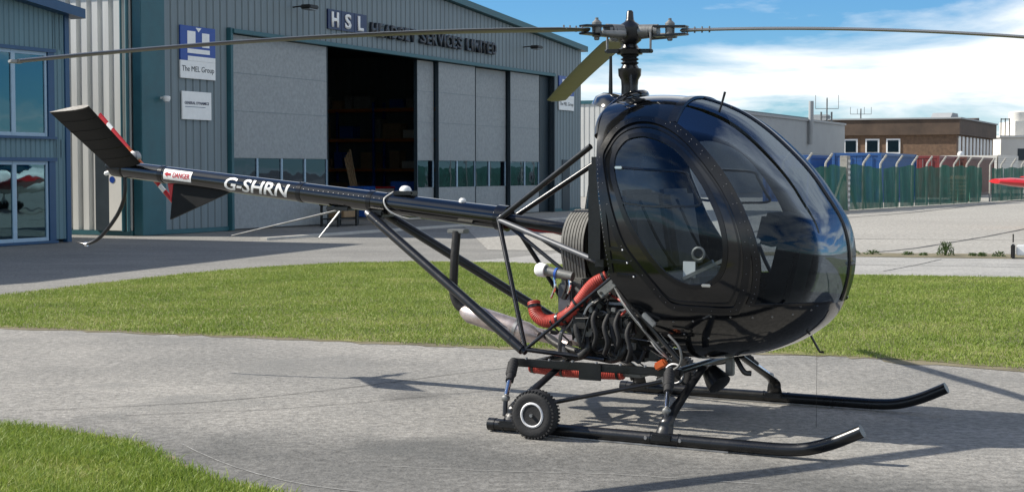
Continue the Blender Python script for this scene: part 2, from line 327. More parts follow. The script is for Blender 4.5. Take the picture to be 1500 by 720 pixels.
apron = sheet('apron', [(-.5, 32.6), (7, 31.31), (10.1, 30.79), (14.5, 29.6), (60, 14), (200, 60), (120, 330), (35, 330), (12, 150), (-2, 55)], -.006, M['apron'])
pad = sheet('taxiway', PAD_EDGE + [(40, -40), (-40, -40)], 0.0, M['pad'])
path = sheet('path', [(-.9, 28.1), (-.12, 27.8), (3.89, 25.35), (5.48, 24.51), (7.85, 23.89), (14, 21.8), (40, 12), (40, 18.2), (14, 27.6), (9.57, 29.11), (6.66, 29.81), (1, 31.3)], 0.0, M['path'])
verge = sheet('verge', [(1, 31.35), (6.66, 29.86), (9.57, 29.16), (14, 27.65), (40, 18.3), (40, 20.4), (14.5, 29.55), (10.1, 30.74), (7, 31.26), (2, 32.2)], 0.004, M['verge'])
def ragged(poly, step=.22, amp=.05):
    o = []; n = len(poly)
    for i in range(n):
        a, b = Vector(poly[i]), Vector(poly[(i + 1) % n]); l_ = (b - a).length; k = max(1, min(200, int(l_ / step))); nr_ = Vector((-(b - a).y, (b - a).x)).normalized()
        for q in range(k): p = a.lerp(b, q / k) + nr_ * random.gauss(0, amp) * (.5 + abs(math.sin(q * .7 + i))); o.append((p.x, p.y))
    return o
lawn = sheet('lawn', ragged(list(reversed(PAD_EDGE[2:])) + GR_FAR[1:]), .006, M['soil'])
lawn2 = sheet('lawn_corner', ragged(FG, .12, .03), .006, M['soil'])
def crack(name, pts, wd, z, m, parent, wob=.012):
    P = crom([(p[0], p[1], z) for p in pts], 10); mb = MB(); vs = []; fs = []
    for i, p in enumerate(P):
        t = (P[min(i + 1, len(P) - 1)] - P[max(i - 1, 0)]).normalized(); s_ = V(-t.y, t.x, 0); j = s_ * random.uniform(-wob, wob)
        h = wd * random.uniform(.35, .65); vs += [p + s_ * h + j, p - s_ * h + j]
    for i in range(len(P) - 1): fs.append((2 * i, 2 * i + 1, 2 * i + 3, 2 * i + 2))
    mb.add(vs, fs); return mb.build(name, m, parent, False)
crack('expansion_joint', [(6.5, 42), (10.32, 52.4), (16.41, 63.0), (28.97, 88.3), (60, 150)], .16, -.001, M['joint'], apron, .02)
crack('expansion_joint', [(7.2, 31.35), (9.12, 33.57 + .6), (14.55, 44.33), (26, 68)], .11, -.001, M['joint'], apron, .02)
crack('expansion_joint', [(2, 39), (12, 37.2), (30, 34)], .07, -.001, M['joint'], apron, .02)
crack('surface_crack', [(-1.98, 9.3), (-1.78, 8.95), (-1.48, 8.5), (-1.12, 8.12), (-.75, 7.9), (-.2, 7.7)], .008, .004, M['jointlight'], pad, .002)
crack('surface_crack', [(-.75, 8.62), (-.3, 8.5), (.15, 8.42), (.6, 8.35), (1.3, 8.1)], .006, .004, M['jointlight'], pad, .006)
crack('surface_crack', [(-3.3, 10.6), (-2.2, 11.0), (-1.4, 11.6), (-.7, 12.3), (.2, 13.2)], .010, .004, M['joint'], pad, .006)
crack('surface_crack', [(-2.6, 10.4), (-1.6, 10.7), (-.6, 11.3), (.3, 11.9)], .008, .004, M['joint'], pad, .006)
crack('expansion_joint', [(1.0, 29.9), (5, 27.6), (8.5, 26.6), (14, 24.6), (30, 18.8)], .03, .004, M['joint'], path, .008)
for k in range(5): crack('expansion_joint', [(3 + 3.1 * k, 26.05 - 1.1 * k + (.6 if k else 0)), (3.9 + 3.1 * k, 28.2 - 1.1 * k), (4.9 + 3.1 * k, 30.1 - 1.1 * k)], .025, .004, M['joint'], path, .008)

def in_poly(X, Y, poly):
    ins = np.zeros(len(X), bool); n = len(poly)
    for i in range(n):
        x1, y1 = poly[i]; x2, y2 = poly[(i + 1) % n]
        c = ((y1 > Y) != (y2 > Y)) & (X < (x2 - x1) * (Y - y1) / (y2 - y1 + 1e-12) + x1); ins ^= c
    return ins
def grass(name, poly, bbox, n, hmin, hmax, wd, m, z0, parent=None, fringe=0.0, clump=.0, lean=.5):
    X = RNG.uniform(bbox[0], bbox[1], n); Y = RNG.uniform(bbox[2], bbox[3], n)
    jx = X + RNG.normal(0, fringe, n); jy = Y + RNG.normal(0, fringe, n)
    k = in_poly(jx, jy, poly); X = X[k]; Y = Y[k]; n = len(X)
    cl = .5 + .5 * np.sin(X * 5.1 + 1.7 * np.sin(Y * 3.3)) * np.sin(Y * 4.3 + 1.3 * np.sin(X * 2.9)) if clump else np.zeros(n)
    H = RNG.uniform(hmin, hmax, n) * (1 + clump * cl); A = RNG.uniform(0, 2 * math.pi, n); la = RNG.uniform(0, 2 * math.pi, n); le = np.abs(RNG.normal(0, lean, n)) * H
    W_ = RNG.uniform(.6, 1.2, n) * wd; co = np.zeros((n, 5, 3))
    dx, dy = np.cos(A) * W_, np.sin(A) * W_; lx, ly = np.cos(la) * le, np.sin(la) * le
    co[:, 0] = np.stack([X - dx, Y - dy, np.full(n, z0)], 1); co[:, 1] = np.stack([X + dx, Y + dy, np.full(n, z0)], 1)
    co[:, 2] = np.stack([X + dx * .8 + lx * .4, Y + dy * .8 + ly * .4, z0 + H * .6], 1); co[:, 3] = np.stack([X - dx * .8 + lx * .4, Y - dy * .8 + ly * .4, z0 + H * .6], 1)
    co[:, 4] = np.stack([X + lx, Y + ly, z0 + H], 1)
    me = bpy.data.meshes.new(name); me.vertices.add(n * 5); me.vertices.foreach_set('co', co.ravel())
    idx = (np.arange(n)[:, None] * 5 + np.array([[0, 1, 2, 3, 3, 2, 4]])).ravel(); me.loops.add(n * 7); me.loops.foreach_set('vertex_index', idx.astype(np.int32))
    st = (np.arange(n)[:, None] * 7 + np.array([[0, 4]])).ravel(); me.polygons.add(n * 2); me.polygons.foreach_set('loop_start', st.astype(np.int32))
    me.update(calc_edges=True); me.validate()
    o = link(name, me, m, parent, False); tag(o, kind='stuff'); return o
LAWN_POLY = list(reversed(PAD_EDGE[2:])) + GR_FAR[1:]
crack('edge_soil', PAD_EDGE[2:-1], .26, .0035, M['verge'], lawn, .06)
crack('edge_soil', GR_FAR[:-1], .22, .0035, M['verge'], lawn, .06)
crack('edge_soil', FG[:-2], .12, .0035, M['verge'], lawn2, .03)
g1 = grass('mown_grass', LAWN_POLY, (-8.4, 9.5, 12, 28.4), 560000, .009, .028, .0045, M['grass'], .006, fringe=.07, clump=.5, lean=.9)
tag(g1, 'mown green grass strip lying between the taxiway and the hangar tarmac', 'grass')
g2 = grass('rough_grass', FG, (-4.2, -.3, 7.2, 10.8), 130000, .012, .040, .0032, M['grassnear'], .006, fringe=.04, clump=.9, lean=.9)
tag(g2, 'longer bright green grass on the corner bed beside the taxiway crack', 'grass')

# ------------------------------------------------------------------ corrugated sheets
def clad_sheet(x0, x1, z0, zt, m, parent, pitch=.31, groove=.075, depth=.035, name='cladding_sheet', xform=None):
    """vertical profiled sheet in the x-z plane, outer face at y=0, grooves going to +y; zt(x) is the top"""
    prof = []; x = x0
    while x < x1 - 1e-6:
        e = min(x + pitch, x1)
        if e - x > groove + .04: prof += [(x, 0), (e - groove, 0), (e - groove * .72, depth), (e - groove * .28, depth)]
        else: prof += [(x, 0)]
        x = e
    prof.append((x1, 0)); vs = []; fs = []
    for px, py in prof:
        for z in (z0, zt(px)):
            vs.append(V(px, py, z)); vs.append(V(px, py + .012, z))
    for i in range(len(prof) - 1):
        a, b = i * 4, i * 4 + 4
        fs += [(a, b, b + 2, a + 2), (a + 1, a + 3, b + 3, b + 1), (a + 2, b + 2, b + 3, a + 3), (a, a + 1, b + 1, b)]
    if xform: vs = [xform(p) for p in vs]
    return MB().add(vs, fs).build(name, m, parent, False)

# ------------------------------------------------------------------ hangar
FD = Vector((.4273, .9041)); FA = math.atan2(.9041, .4273)
HG = empty('hangar', (-9.40, 39.62, 0), FA)
tag(HG, 'large grey clad hangar with sliding doors and a dark open doorway', 'hangar')
HL, HD = 28.75, 32.0
def hroof(x): return 6.62 + (1 - abs(x - HL / 2) / (HL / 2)) * 1.09
DX0, DX1, DH = 3.85, 25.70, 5.42
x = .97
while x < HL - .02:
    e = min(x + .93, HL)
    if e <= DX0 + .01 or x >= DX1 - .01: clad_sheet(x, e, .12, hroof, M['clad'], HG)
    elif x < DX0: e = DX0; clad_sheet(x, e, .12, hroof, M['clad'], HG)
    else:
        e = min(e, DX1) if x < DX1 else e
        clad_sheet(x, e, DH + .12, hroof, M['clad'], HG)
    x = e
# corner pilaster, plinth, trims
MB().b2(0, .965, -.03, .25, 0, 6.62).build('corner_pilaster', M['teal'], HG, bev=.012)
MB().b2(.968, DX0 - .13, -.02, .2, 0, .118).build('plinth', M['teal'], HG, False)
MB().b2(DX1 + .13, HL, -.02, .2, 0, .118).build('plinth', M['teal'], HG, False)
MB().b2(DX0 - .02, DX1 + .1, -.16, .05, DH, DH + .118).build('door_head_trim', M['teal'], HG, bev=.01)
MB().b2(DX0 - .128, DX0 - .002, -.12, .1, 0, DH + .14).build('door_jamb', M['teal'], HG, bev=.01)
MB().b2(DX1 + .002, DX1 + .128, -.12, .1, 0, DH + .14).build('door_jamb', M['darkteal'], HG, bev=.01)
mb = MB()
for a, b in ((-.25, HL / 2), (HL / 2, HL + .25)):
    za = hroof(0) - .02 if a < 0 else hroof(HL / 2); zb = hroof(HL / 2) if b < HL else hroof(HL) - .02
    mb = MB(); mb.prism([(a, -.22, za + .02), (b, -.22, zb + .02), (b, -.22, zb + .24), (a, -.22, za + .24)], (0, .3, 0)); mb.build('barge_trim', M['teal'], HG, False)
    for q in range(5):                      # roof sheets; two translucent rooflights per slope, added to brighten the dark interior
        t0, t1 = ((0, .28), (.28, .36), (.36, .64), (.64, .72), (.72, 1))[q]; xa, xb = a + (b - a) * t0, a + (b - a) * t1; z0, z1 = za + (zb - za) * t0, za + (zb - za) * t1
        th = .15 if q % 2 == 0 else .01
        MB().prism([(xa, .09, z0 + .05), (xb, .09, z1 + .05), (xb, .09, z1 + .05 + th), (xa, .09, z0 + .05 + th)], (0, HD, 0)).build('roof' if q % 2 == 0 else 'rooflight', M['roof'] if q % 2 == 0 else M['grp'], HG, False)
# side walls, back wall, floor
y = 0.30
while y < 12:
    e = min(y + 1.05, 12)
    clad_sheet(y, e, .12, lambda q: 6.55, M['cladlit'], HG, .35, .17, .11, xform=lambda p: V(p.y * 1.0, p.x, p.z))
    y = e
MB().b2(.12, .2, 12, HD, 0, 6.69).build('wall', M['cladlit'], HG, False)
MB().b2(HL - .15, HL - .05, .1, HD, 0, 6.69).build('wall', M['clad'], HG, False)
MB().prism([(.2, HD - .2, 0), (HL - .15, HD - .2, 0), (HL - .15, HD - .2, hroof(HL) + .1), (HL / 2, HD - .2, hroof(HL / 2) + .1), (.2, HD - .2, hroof(0) + .1)], (0, .2, 0)).build('wall', M['interior'], HG, False)
MB().b2(.25, .35, .3, HD - .2, 0, 6.69).build('inner_lining', M['interior'], HG, False)
MB().b2(.2, HL - .2, .05, HD - .2, -.004, .012).build('floor', M['asphalt'], HG, False)
MB().b2(-.06, .06, .28, 12, 6.4, 6.56).build('gutter', M['teal'], HG, False)
MB().b2(-.02, .10, .28, 12, 0, .115).build('plinth', M['teal'], HG, False)
for yy in (.36, .55):
    MB().tube([(-.07, yy, 6.4), (-.07, yy, .1)], .045 if yy < .5 else .03, 10).build('downpipe', M['teal'], HG)
# side door with frame
sdoor = MB().b2(-.09, -.02, .56, .97, .12, 2.1).build('side_door', M['whitebuild'], HG, bev=.005)
MB().b2(-.075, -.015, .50, .558, .12, 2.18).build('frame', M['teal'], sdoor, False)
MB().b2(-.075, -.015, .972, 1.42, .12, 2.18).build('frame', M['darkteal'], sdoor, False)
MB().lathe([(0, .001), (0, .085), (.006, .085), (.006, .001)], (-.092, .86, 1.42), (-1, 0, 0), 20).build('round_sticker', M['signblue'], sdoor)
# sliding door leaves
def leaf(x0, x1, y0, win, panes):
    r = MB().b2(x0, x1, y0, y0 + .09, .03, 1.08).build('door_leaf', M['doorleaf'], HG, bev=.008)
    MB().b2(x0, x1, y0, y0 + .09, 2.0, DH - .02).build('upper_panel', M['doorleaf'], r, bev=.008)
    for zz in (3.3, 4.35): MB().b2(x0 + .02, x1 - .02, y0 - .006, y0 + .01, zz, zz + .012).build('panel_seam', M['clad'], r, False)
    w_ = (x1 - x0) / panes
    for k in range(panes + 1):
        xx = x0 + k * w_; MB().b2(max(x0, xx - .035), min(x1, xx + .035), y0 - .004, y0 + .094, 1.082, 1.998).build('mullion', M['wframe'], r, False)
    for k in range(panes):
        MB().b2(x0 + k * w_ + .037, x0 + (k + 1) * w_ - .037, y0 + .03, y0 + .04, 1.085, 1.995).build('pane', M['darkglass'], r, False)
        if random.random() < .3:
            MB().b2(x0 + k * w_ + .08, x0 + (k + 1) * w_ - .08, y0 + .2, y0 + .22, 1.12, random.uniform(1.4, 1.9)).build('blind', random.choice([M['doorleaf'], M['carton'], M['whitebuild']]), r, False)
    for xx in (x0 - .022, x1 + .002): MB().b2(xx, xx + .02, y0 - .02, y0 + .11, .03, DH - .02).build('edge_seal', M['darkteal'], r, False)
leaf(3.93, 8.86, .02, True, 4)
leaf(14.83, 16.02, .18, True, 1)
leaf(16.07, 18.92, .02, True, 2)
leaf(18.98, 21.81, .18, True, 2)
leaf(21.87, 24.55, .02, True, 2)
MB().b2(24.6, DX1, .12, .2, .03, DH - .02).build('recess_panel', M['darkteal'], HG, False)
# personnel door near the right corner
pd = MB().b2(26.75, 27.55, -.03, .05, .03, 2.1).build('personnel_door', M['darkteal'], HG, bev=.01)
MB().b2(27.42, 27.5, -.075, -.03, 1.0, 1.05).build('handle', M['steel'], pd, False)
# threshold kerb in front of the hangar
mb = MB(); mb.b2(-.6, HL, -4.2, -4.0, -.02, .05); o = mb.build('kerb', M['kerb'], None, False); o.location = HG.location; o.rotation_euler.z = FA; tag(o, kind='structure')
def to_world(x, y, z, base=HG): c, s_ = math.cos(FA), math.sin(FA); return V(base.location.x + x * c - y * s_, base.location.y + x * s_ + y * c, z)
# hangar contents
def rack(x, y, n, label):
    rt = FA + math.pi / 2; o0 = to_world(x, y, .012); r = empty('storage_rack', o0, rt); tag(r, label, 'rack')
    def loc(a, b, z): return V(o0.x + a * math.cos(rt) - b * math.sin(rt), o0.y + a * math.sin(rt) + b * math.cos(rt), o0.z + z)
    for i in range(n + 1):
        for yy in (0, .9): MB().b2(i * 2.4 - .05, i * 2.4 + .05, yy - .05, yy + .05, 0, 4.6).build('upright', M['bluebin'], r, False)
    for zz in (.3, 1.6, 2.9, 4.2):
        for yy in (-.02, .86): MB().b2(0.06, n * 2.4 - .06, yy, yy + .06, zz, zz + .12).build('beam', M['orange'], r, False)
        MB().b2(0.06, n * 2.4 - .06, .06, .84, zz + .121, zz + .15).build('shelf', M['carton'], r, False)
    for lv, zz in (('bottom', .3), ('second', 1.6), ('third', 2.9), ('top', 4.2)):
        x_ = .2
        while x_ < n * 2.4 - .9:
            ww, hh = random.uniform(.35, .9), random.uniform(.3, .85)
            if random.random() < .75:
                cn, m_ = random.choice([('brown', 'carton'), ('blue', 'bluebin'), ('grey', 'doorleaf'), ('white', 'whitebuild'), ('brown', 'carton')])
                o_ = MB().box((0, 0, hh / 2), (ww, .6, hh)).build('storage_box', M[m_], None, False); o_.location = loc(x_ + ww / 2, .45, zz + .152); o_.rotation_euler.z = rt
                tag(o_, f'{cn} box on the {lv} shelf of the rack inside the hangar', 'box', f'{cn} boxes on the {lv} rack shelf')
            x_ += ww + .12
rack(27.9, 4.2, 4, 'tall storage rack with orange beams and boxes along the inner hangar wall')
for k, (x_, y_, m_, dz) in enumerate([(15.2, 2.6, 'bluebin', 1.1), (17.0, 2.9, 'whitebuild', 1.0), (13.2, 2.2, 'carton', .95), (17.9, 2.4, 'bluebin', 1.25)]):
    o_ = MB().box((0, 0, dz / 2), (.8, .7, dz)).build('crate', M[m_], None, bev=.02); o_.location = to_world(x_, y_, .013); o_.rotation_euler.z = FA + random.uniform(-.2, .2)
    tag(o_, ['blue plastic crate beside the cardboard one inside the hangar doorway', 'white crate with red lid inside the hangar doorway', 'cardboard crate standing inside the hangar doorway', 'taller blue crate against the open door leaf'][k], 'crate')
    if k == 1: MB().box((0, 0, 1.04), (.84, .74, .07)).build('lid', M['red'], o_, bev=.01)
o_ = empty('timber_stack', to_world(16.3, 3.4, .013), FA); tag(o_, 'pale upright timber lengths leaning inside the hangar doorway', 'timber')
for k in range(4): MB().bar((k * .09, 0, 0), (k * .11 - .05, .5, 2.1 + .1 * k), .07, .05).build('plank', M['carton'], o_, False)
# dark bench/table in front of the door
tb = empty('work_bench', to_world(7.7, -1.1, -.008), FA); tag(tb, 'low dark metal work bench standing before the grey hangar door', 'bench')
MB().b2(0, 2.2, 0, .7, .62, .68).build('bench_top', M['dark'], tb, bev=.01)
MB().b2(.1, 2.1, .08, .62, .2, .24).build('lower_shelf', M['dark'], tb, False)
for a in (.06, 1.1, 2.14):
    for b in (.06, .64): MB().b2(a - .03, a + .03, b - .03, b + .03, 0, .618).build('leg', M['dark'], tb, False)

# signs on the hangar
def sign_root(name, x, z, label):
    r = empty(name, to_world(x, -.06, z), FA); tag(r, label, 'sign'); return r
s1 = sign_root('letter_sign', 8.83, 5.95, 'navy three-tile sign with white letters HSL above hangar door')
for k, ch in enumerate('HSL'):
    t = MB().b2(k * .77, k * .77 + .755, 0, .05, 0, .60).build('tile', M['navy'], s1, bev=.006)
    me, wd = text_mesh(ch, .46, .03, .035, width=(.40, .36, .34)[k]); o = link('letter', me, M['white'], t, False); o.location = (k * .77 + .18, -.002, .07)
s2 = empty('lettering_sign', to_world(11.35, -.03, 5.92), FA); tag(s2, 'dark raised letters reading headset services limited above hangar door', 'sign')
xx = 0
for wd_, gap in (('HEADSET', .28), ('SERVICES', .28), ('LIMITED', 0)):
    for ch in wd_:
        cw = {'I': .12, 'M': .46, 'T': .36, 'L': .33, 'E': .34}.get(ch, .38)
        me, _ = text_mesh(ch, .44, .09, .03, width=cw); o = link('letter', me, M['letter'], s2, False); o.location = (xx, 0, 0); xx += cw + .055
    xx += gap
def mel_sign(x, z, label):
    s_ = sign_root('company_sign', x, z, label)
    W_, H_ = 1.53, 1.38
    b_ = MB().b2(0, W_, 0, .04, .47, H_).build('emblem_board', M['signblue'], s_, bev=.004)
    MB().b2(0, W_, .0, .04, 0, .467).build('name_board', M['white'], s_, bev=.004)
    q = lambda u, v: ((u - 45) / 220 * W_, (415 - v) / 345 * H_)
    for (u0, v0, u1, v1) in ((88, 98, 138, 200), (180, 104, 226, 204), (88, 214, 228, 248), (90, 262, 265, 298)):
        a, b = q(u0, v1), q(u1, v0); MB().b2(a[0], min(b[0], W_ - .01), -.006, .0, a[1], b[1] - .02).build('emblem_bar', M['white'], b_, False)
    a, b, c_ = q(140, 78), q(176, 78), q(158, 106); MB().prism([(a[0], -.006, a[1]), (c_[0], -.006, c_[1]), (b[0], -.006, b[1])], (0, .006, 0)).build('emblem_notch', M['white'], b_, False)
    text('lettering', 'The MEL Group', (.06, -.002, .14), .19, M['letter'], s_, width=1.4)
    return s_
mel_sign(1.57, 4.08, 'blue and white company emblem sign between teal corner and hangar door')
mel_sign(26.35, 4.12, 'blue and white company emblem sign above the small personnel door')
s3 = sign_root('tenant_sign', 1.63, 3.0, 'plain white tenant sign board below the blue emblem sign')
MB().b2(0, 1.27, 0, .04, 0, .74).build('board', M['white'], s3, bev=.004)
text('lettering', 'GENERAL DYNAMICS', (.10, -.002, .40), .075, M['navy'], s3, bold=.02, width=1.05)
MB().b2(.12, 1.0, -.003, 0, .325, .34).build('small_print', M['bluetrim'], s3, False)
# lamps and camera
def flood(x, z, label):
    r = empty('floodlight', to_world(x, -.02, z), FA); tag(r, label, 'floodlight', 'floodlights above the hangar door')
    MB().tube([(0, .02, 0), (0, -.25, .02), (0, -.42, .0)], .022, 8).build('arm', M['dark'], r)
    MB().box((0, -.55, -.02), (.5, .34, .12)).build('lamp_housing', M['dark'], r, bev=.03)
    MB().box((0, -.55, -.09), (.42, .28, .02)).build('lens', M['steel'], r, False)
flood(7.0, 6.42, 'dark floodlight on the hangar wall beside the navy letter sign')
flood(23.0, 6.40, 'dark floodlight on the hangar wall beyond the raised lettering')
cc = empty('security_camera', to_world(.78, -.03, 3.5), FA); tag(cc, 'small white dome security camera on teal hangar corner', 'camera')
MB().bar((0, 0, .02), (0, -.12, .02), .05, .05).build('bracket', M['white'], cc, False)
MB().lathe([(-.09, .02), (-.08, .07), (-.02, .10), (.05, .10), (.07, .05)], (0, -.18, 0), (0, 0, 1), 16).build('dome', M['white'], cc)

# ------------------------------------------------------------------ annex office
AX = empty('office_building', (-10.23, 36.17, 0), FA); tag(AX, 'teal clad office building with blue trim and large windows', 'building')
AL, AD = 26.0, 12.0
def aroof(x): return 5.20 + min(-x, AL + x) * .12
wins = [(-5.6, -.52, 2.42, 4.32), (-5.6, -.52, .06, 1.86)]
x = -AL
while x < -.2:
    e = min(x + .62, -.16)
    for z0, z1 in (((.08, aroof),) if x >= -.53 or x < -5.65 else ((4.40, aroof), (1.94, lambda q: 2.36))):
        clad_sheet(x, e, z0, z1, M['annexclad'], AX, .155, .06, .02)
    if x < -5.6 and e > -5.6: e = -5.6
    if x < -.52 and e > -.52: e = -.52
    x = e
MB().b2(-.158, .0, -.03, .1, 0, 5.2).build('corner_trim', M['bluetrim'], AX, bev=.008)
for a, b in ((-AL - .2, -AL / 2), (-AL / 2, .25)):
    MB().prism([(a, -.3, aroof(a) - .02), (b, -.3, aroof(b) - .02), (b, -.3, aroof(b) + .2), (a, -.3, aroof(a) + .2)], (0, .42, 0)).build('barge_trim', M['bluetrim'], AX, False)
    MB().prism([(a, .13, aroof(a)), (b, .13, aroof(b)), (b, .13, aroof(b) + .16), (a, .13, aroof(a) + .16)], (0, AD, 0)).build('roof', M['roof'], AX, False)
MB().b2(-.12, -.02, .1, AD, 0, 5.15).build('wall', M['clad'], AX, False)
MB().b2(-AL, -.15, AD - .1, AD, 0, 5.15).build('wall', M['clad'], AX, False)
MB().b2(-AL, -AL + .1, .1, AD, 0, 5.15).build('wall', M['clad'], AX, False)
MB().b2(-AL + .1, -.13, .2, AD - .1, 2.0, 2.2).build('upper_floor', M['interior'], AX, False)
MB().b2(-AL + .1, -.13, 3.0, 3.1, 0, 5.1).build('partition', M['interior'], AX, False)
for (x0, x1, z0, z1) in wins:
    wn = MB().b2(x0 - .04, x1 + .04, -.05, .12, z1, z1 + .08).build('window', M['bluetrim'], AX, False)
    MB().b2(x1 - .20, x1 + .0, -.03, .10, z0, z1 - .002).build('reveal', M['bluetrim'], wn, False)
    MB().b2(x0 - .04, x1 + .04, -.06, .12, z0 - .06, z0 - .002).build('sill', M['bluetrim'], wn, False)
    xs_ = [x1 - .22 - k * 1.0 for k in range(6)]
    for k, xm in enumerate(xs_):
        MB().b2(xm - (.12 if k == 1 else .06), xm, .0, .07, z0, z1 - .002).build('mullion', M['wframe'], wn, False)
        if k < 5:
            MB().b2(xs_[k + 1] + .001, xm - (.121 if k == 1 else .061), .03, .04, z0 + .081, z1 - .081).build('pane', M['wglass'], wn, False)
            MB().b2(xs_[k + 1] + .001, xm - (.121 if k == 1 else .061), .005, .065, z0, z0 + .08).build('frame', M['wframe'], wn, False)
            MB().b2(xs_[k + 1] + .001, xm - (.121 if k == 1 else .061), .005, .065, z1 - .08, z1 - .002).build('frame', M['wframe'], wn, False)

# ------------------------------------------------------------------ far buildings (same site grid)
def frame_at(name, loc, label, cat='building'):
    o = empty(name, (*loc, 0), FA); tag(o, label, cat); return o
WB = frame_at('warehouse', (8.4, 98), 'long grey warehouse behind the helicopter with sunlit pale ribbed end wall')
WL = 53.0
MB().b2(0, WL, 0, 30, 0, 5.95).build('wall', M['greybuild'], WB, False)
y = .0
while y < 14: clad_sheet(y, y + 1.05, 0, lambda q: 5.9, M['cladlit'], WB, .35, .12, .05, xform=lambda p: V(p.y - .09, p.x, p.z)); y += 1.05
MB().b2(-.16, .12, -.1, 30, 5.9, 6.12).build('parapet', M['teal'], WB, False)
MB().b2(.12, WL + .1, -.12, .2, 5.9, 6.08).build('parapet', M['greybuild'], WB, False)
MB().b2(20, WL, 3, 24, 6.0, 6.6).build('roof_ridge', M['roof'], WB, False)
MB().tube([(39.5, -.28, 3.9), (39.5, -.28, 4.1), (39.5, -.28, 7.6)], .22, 10).build('flue', M['greybuild'], WB)
def rod_antenna(name, loc, hgt, n, label):
    r = empty(name, loc); tag(r, label, 'antenna')
    MB().tube([(0, 0, 0), (0, 0, hgt)], .07, 8).build('mast_pole', M['alu'], r)
    MB().tube([(-1.1, 0, hgt * .62), (1.1, 0, hgt * .62)], .028, 6).build('cross_arm', M['alu'], r)
    for k in range(n):
        xx = -1.1 + 2.2 * k / (n - 1); MB().tube([(xx, 0, hgt * .62), (xx, 0, hgt * 1.12 - (.2 if k == 1 else 0))], .025, 6).build('rod', M['alu'], r)
    return r
def far(px, Y, z): return V((px - 750) / 2285.7 * Y, Y, z)
a1 = rod_antenna('antenna_mast', far(1210, 150, 6.0), 2.6, 3, 'three-rod antenna mast with side aerials rising behind the grey warehouse')
for s_ in (-.55, .45): MB().tube([(s_, 0, .3), (s_, 0, 1.3)], .09, 6).build('side_aerial', M['alu'], a1); MB().tube([(s_, 0, .8), (0, 0, .8)], .04, 6).build('stay', M['alu'], a1)
a2 = rod_antenna('antenna_mast', far(1259.5, 165, 6.7), 1.5, 4, 'small four-rod antenna on the brown building roof')
# brown brick building
BB = empty('brick_building', (45.2, 159, 0), FA); tag(BB, 'brown brick two-storey building with flat roof behind the containers', 'building')
MB().b2(0, 24.9, 0, 20, 0, 5.35).build('wall', M['brick'], BB, False)
MB().b2(-.35, 25.1, -.35, 20, 5.352, 6.95).build('roof_fascia', M['fascia'], BB, False)
MB().b2(-.5, 25.2, -.5, 20.1, 6.952, 7.1).build('roof_edge', M['greybuild'], BB, False)
MB().b2(-.25, -.0, .2, 20, 2.6, 3.1).build('string_course', M['carton'], BB, False)
# left-face windows (plane x=0, y along)
for px in (1245.5, 1277, 1307.5):
    t = (px - 750) / 2285.7; yv = (45.2 - t * 159) / (.9041 + t * .4273)
    wn = MB().b2(-.09, -.005, yv - .72, yv + .72, 3.42, 4.98).build('window', M['white'], BB, False)
    MB().b2(-.12, -.091, yv - .56, yv + .56, 3.60, 4.82).build('pane', M['wglass'], wn, False)
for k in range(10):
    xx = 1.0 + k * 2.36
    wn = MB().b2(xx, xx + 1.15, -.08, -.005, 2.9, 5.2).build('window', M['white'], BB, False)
    MB().b2(xx + .12, xx + 1.03, -.11, -.081, 3.0, 5.1).build('pane', M['white'], wn, False)  # bright reflection on the panes put into their colour as flat white
MB().prism([(1, .8, 7.1), (6, .8, 7.1), (5.4, .8, 7.65), (2.2, .8, 7.65)], (0, 2, 0)).build('rooflight', M['greybuild'], BB, False)
MB().prism([(14, 1.5, 7.1), (24.5, 1.5, 7.1), (24.3, 1.5, 7.8)], (0, 5, 0)).build('sloped_roof', M['fascia'], BB, False)
MB().b2(.5, 2.0, 13.5, 15, 7.1, 7.6).build('roof_vent', M['greybuild'], BB, False)
MB().b2(2, 9, -1.6, -.35, 2.35, 2.7).build('door_canopy', M['fascia'], BB, False)
MB().lathe([(-.3, .05), (-.2, .25), (0, .32), (.2, .25), (.3, .05)], (-.5, -.5, 3.35), (0, 0, 1), 14).build('globe_lamp', M['white'], BB)
# white control building
TW = empty('white_building', (far(1482, 185, 0).x, 185, 0)); tag(TW, 'white block building with rooftop cabin beyond the brown brick one', 'building')
MB().b2(-1.4, 14, 0, 14, 0, 5.6).build('wall', M['whitebuild'], TW, False)
MB().b2(-1.6, 14, -.2, 14, 5.6, 5.85).build('parapet', M['whitebuild'], TW, False)
MB().b2(.9, 7, 2, 8, 5.85, 7.6).build('upper_storey', M['whitebuild'], TW, False)
MB().lathe([(0, 1.1), (1.3, 1.1), (1.4, .9), (1.5, .1)], (1.9, 4, 7.4), (0, 0, 1), 16).build('rooftop_tank', M['whitebuild'], TW)
MB().b2(.6, 3.6, -.05, .0, 2.9, 4.3).build('window', M['darkteal'], TW, False)
for k in range(3): MB().tube([(-1.1 + k * .5, 1, 5.85), (-1.1 + k * .5, 1, 7.9)], .06, 6).build('rail_post', M['dark'], TW)
MB().tube([(-1.1, 1, 7.8), (-.1, 1, 7.8)], .06, 6).build('rail', M['dark'], TW)
SH = empty('pale_shed', (far(1461, 140, 0).x, 140, 0), FA); tag(SH, 'low pale ribbed shed beyond the fence under the white building', 'shed')
for k in range(9): clad_sheet(k * 1.5, k * 1.5 + 1.5, 0, lambda q: 3.1, M['whitebuild'], SH, .5, .15, .08)
MB().b2(0, 13.5, .1, 8, 0, 3.05).build('wall', M['whitebuild'], SH, False)

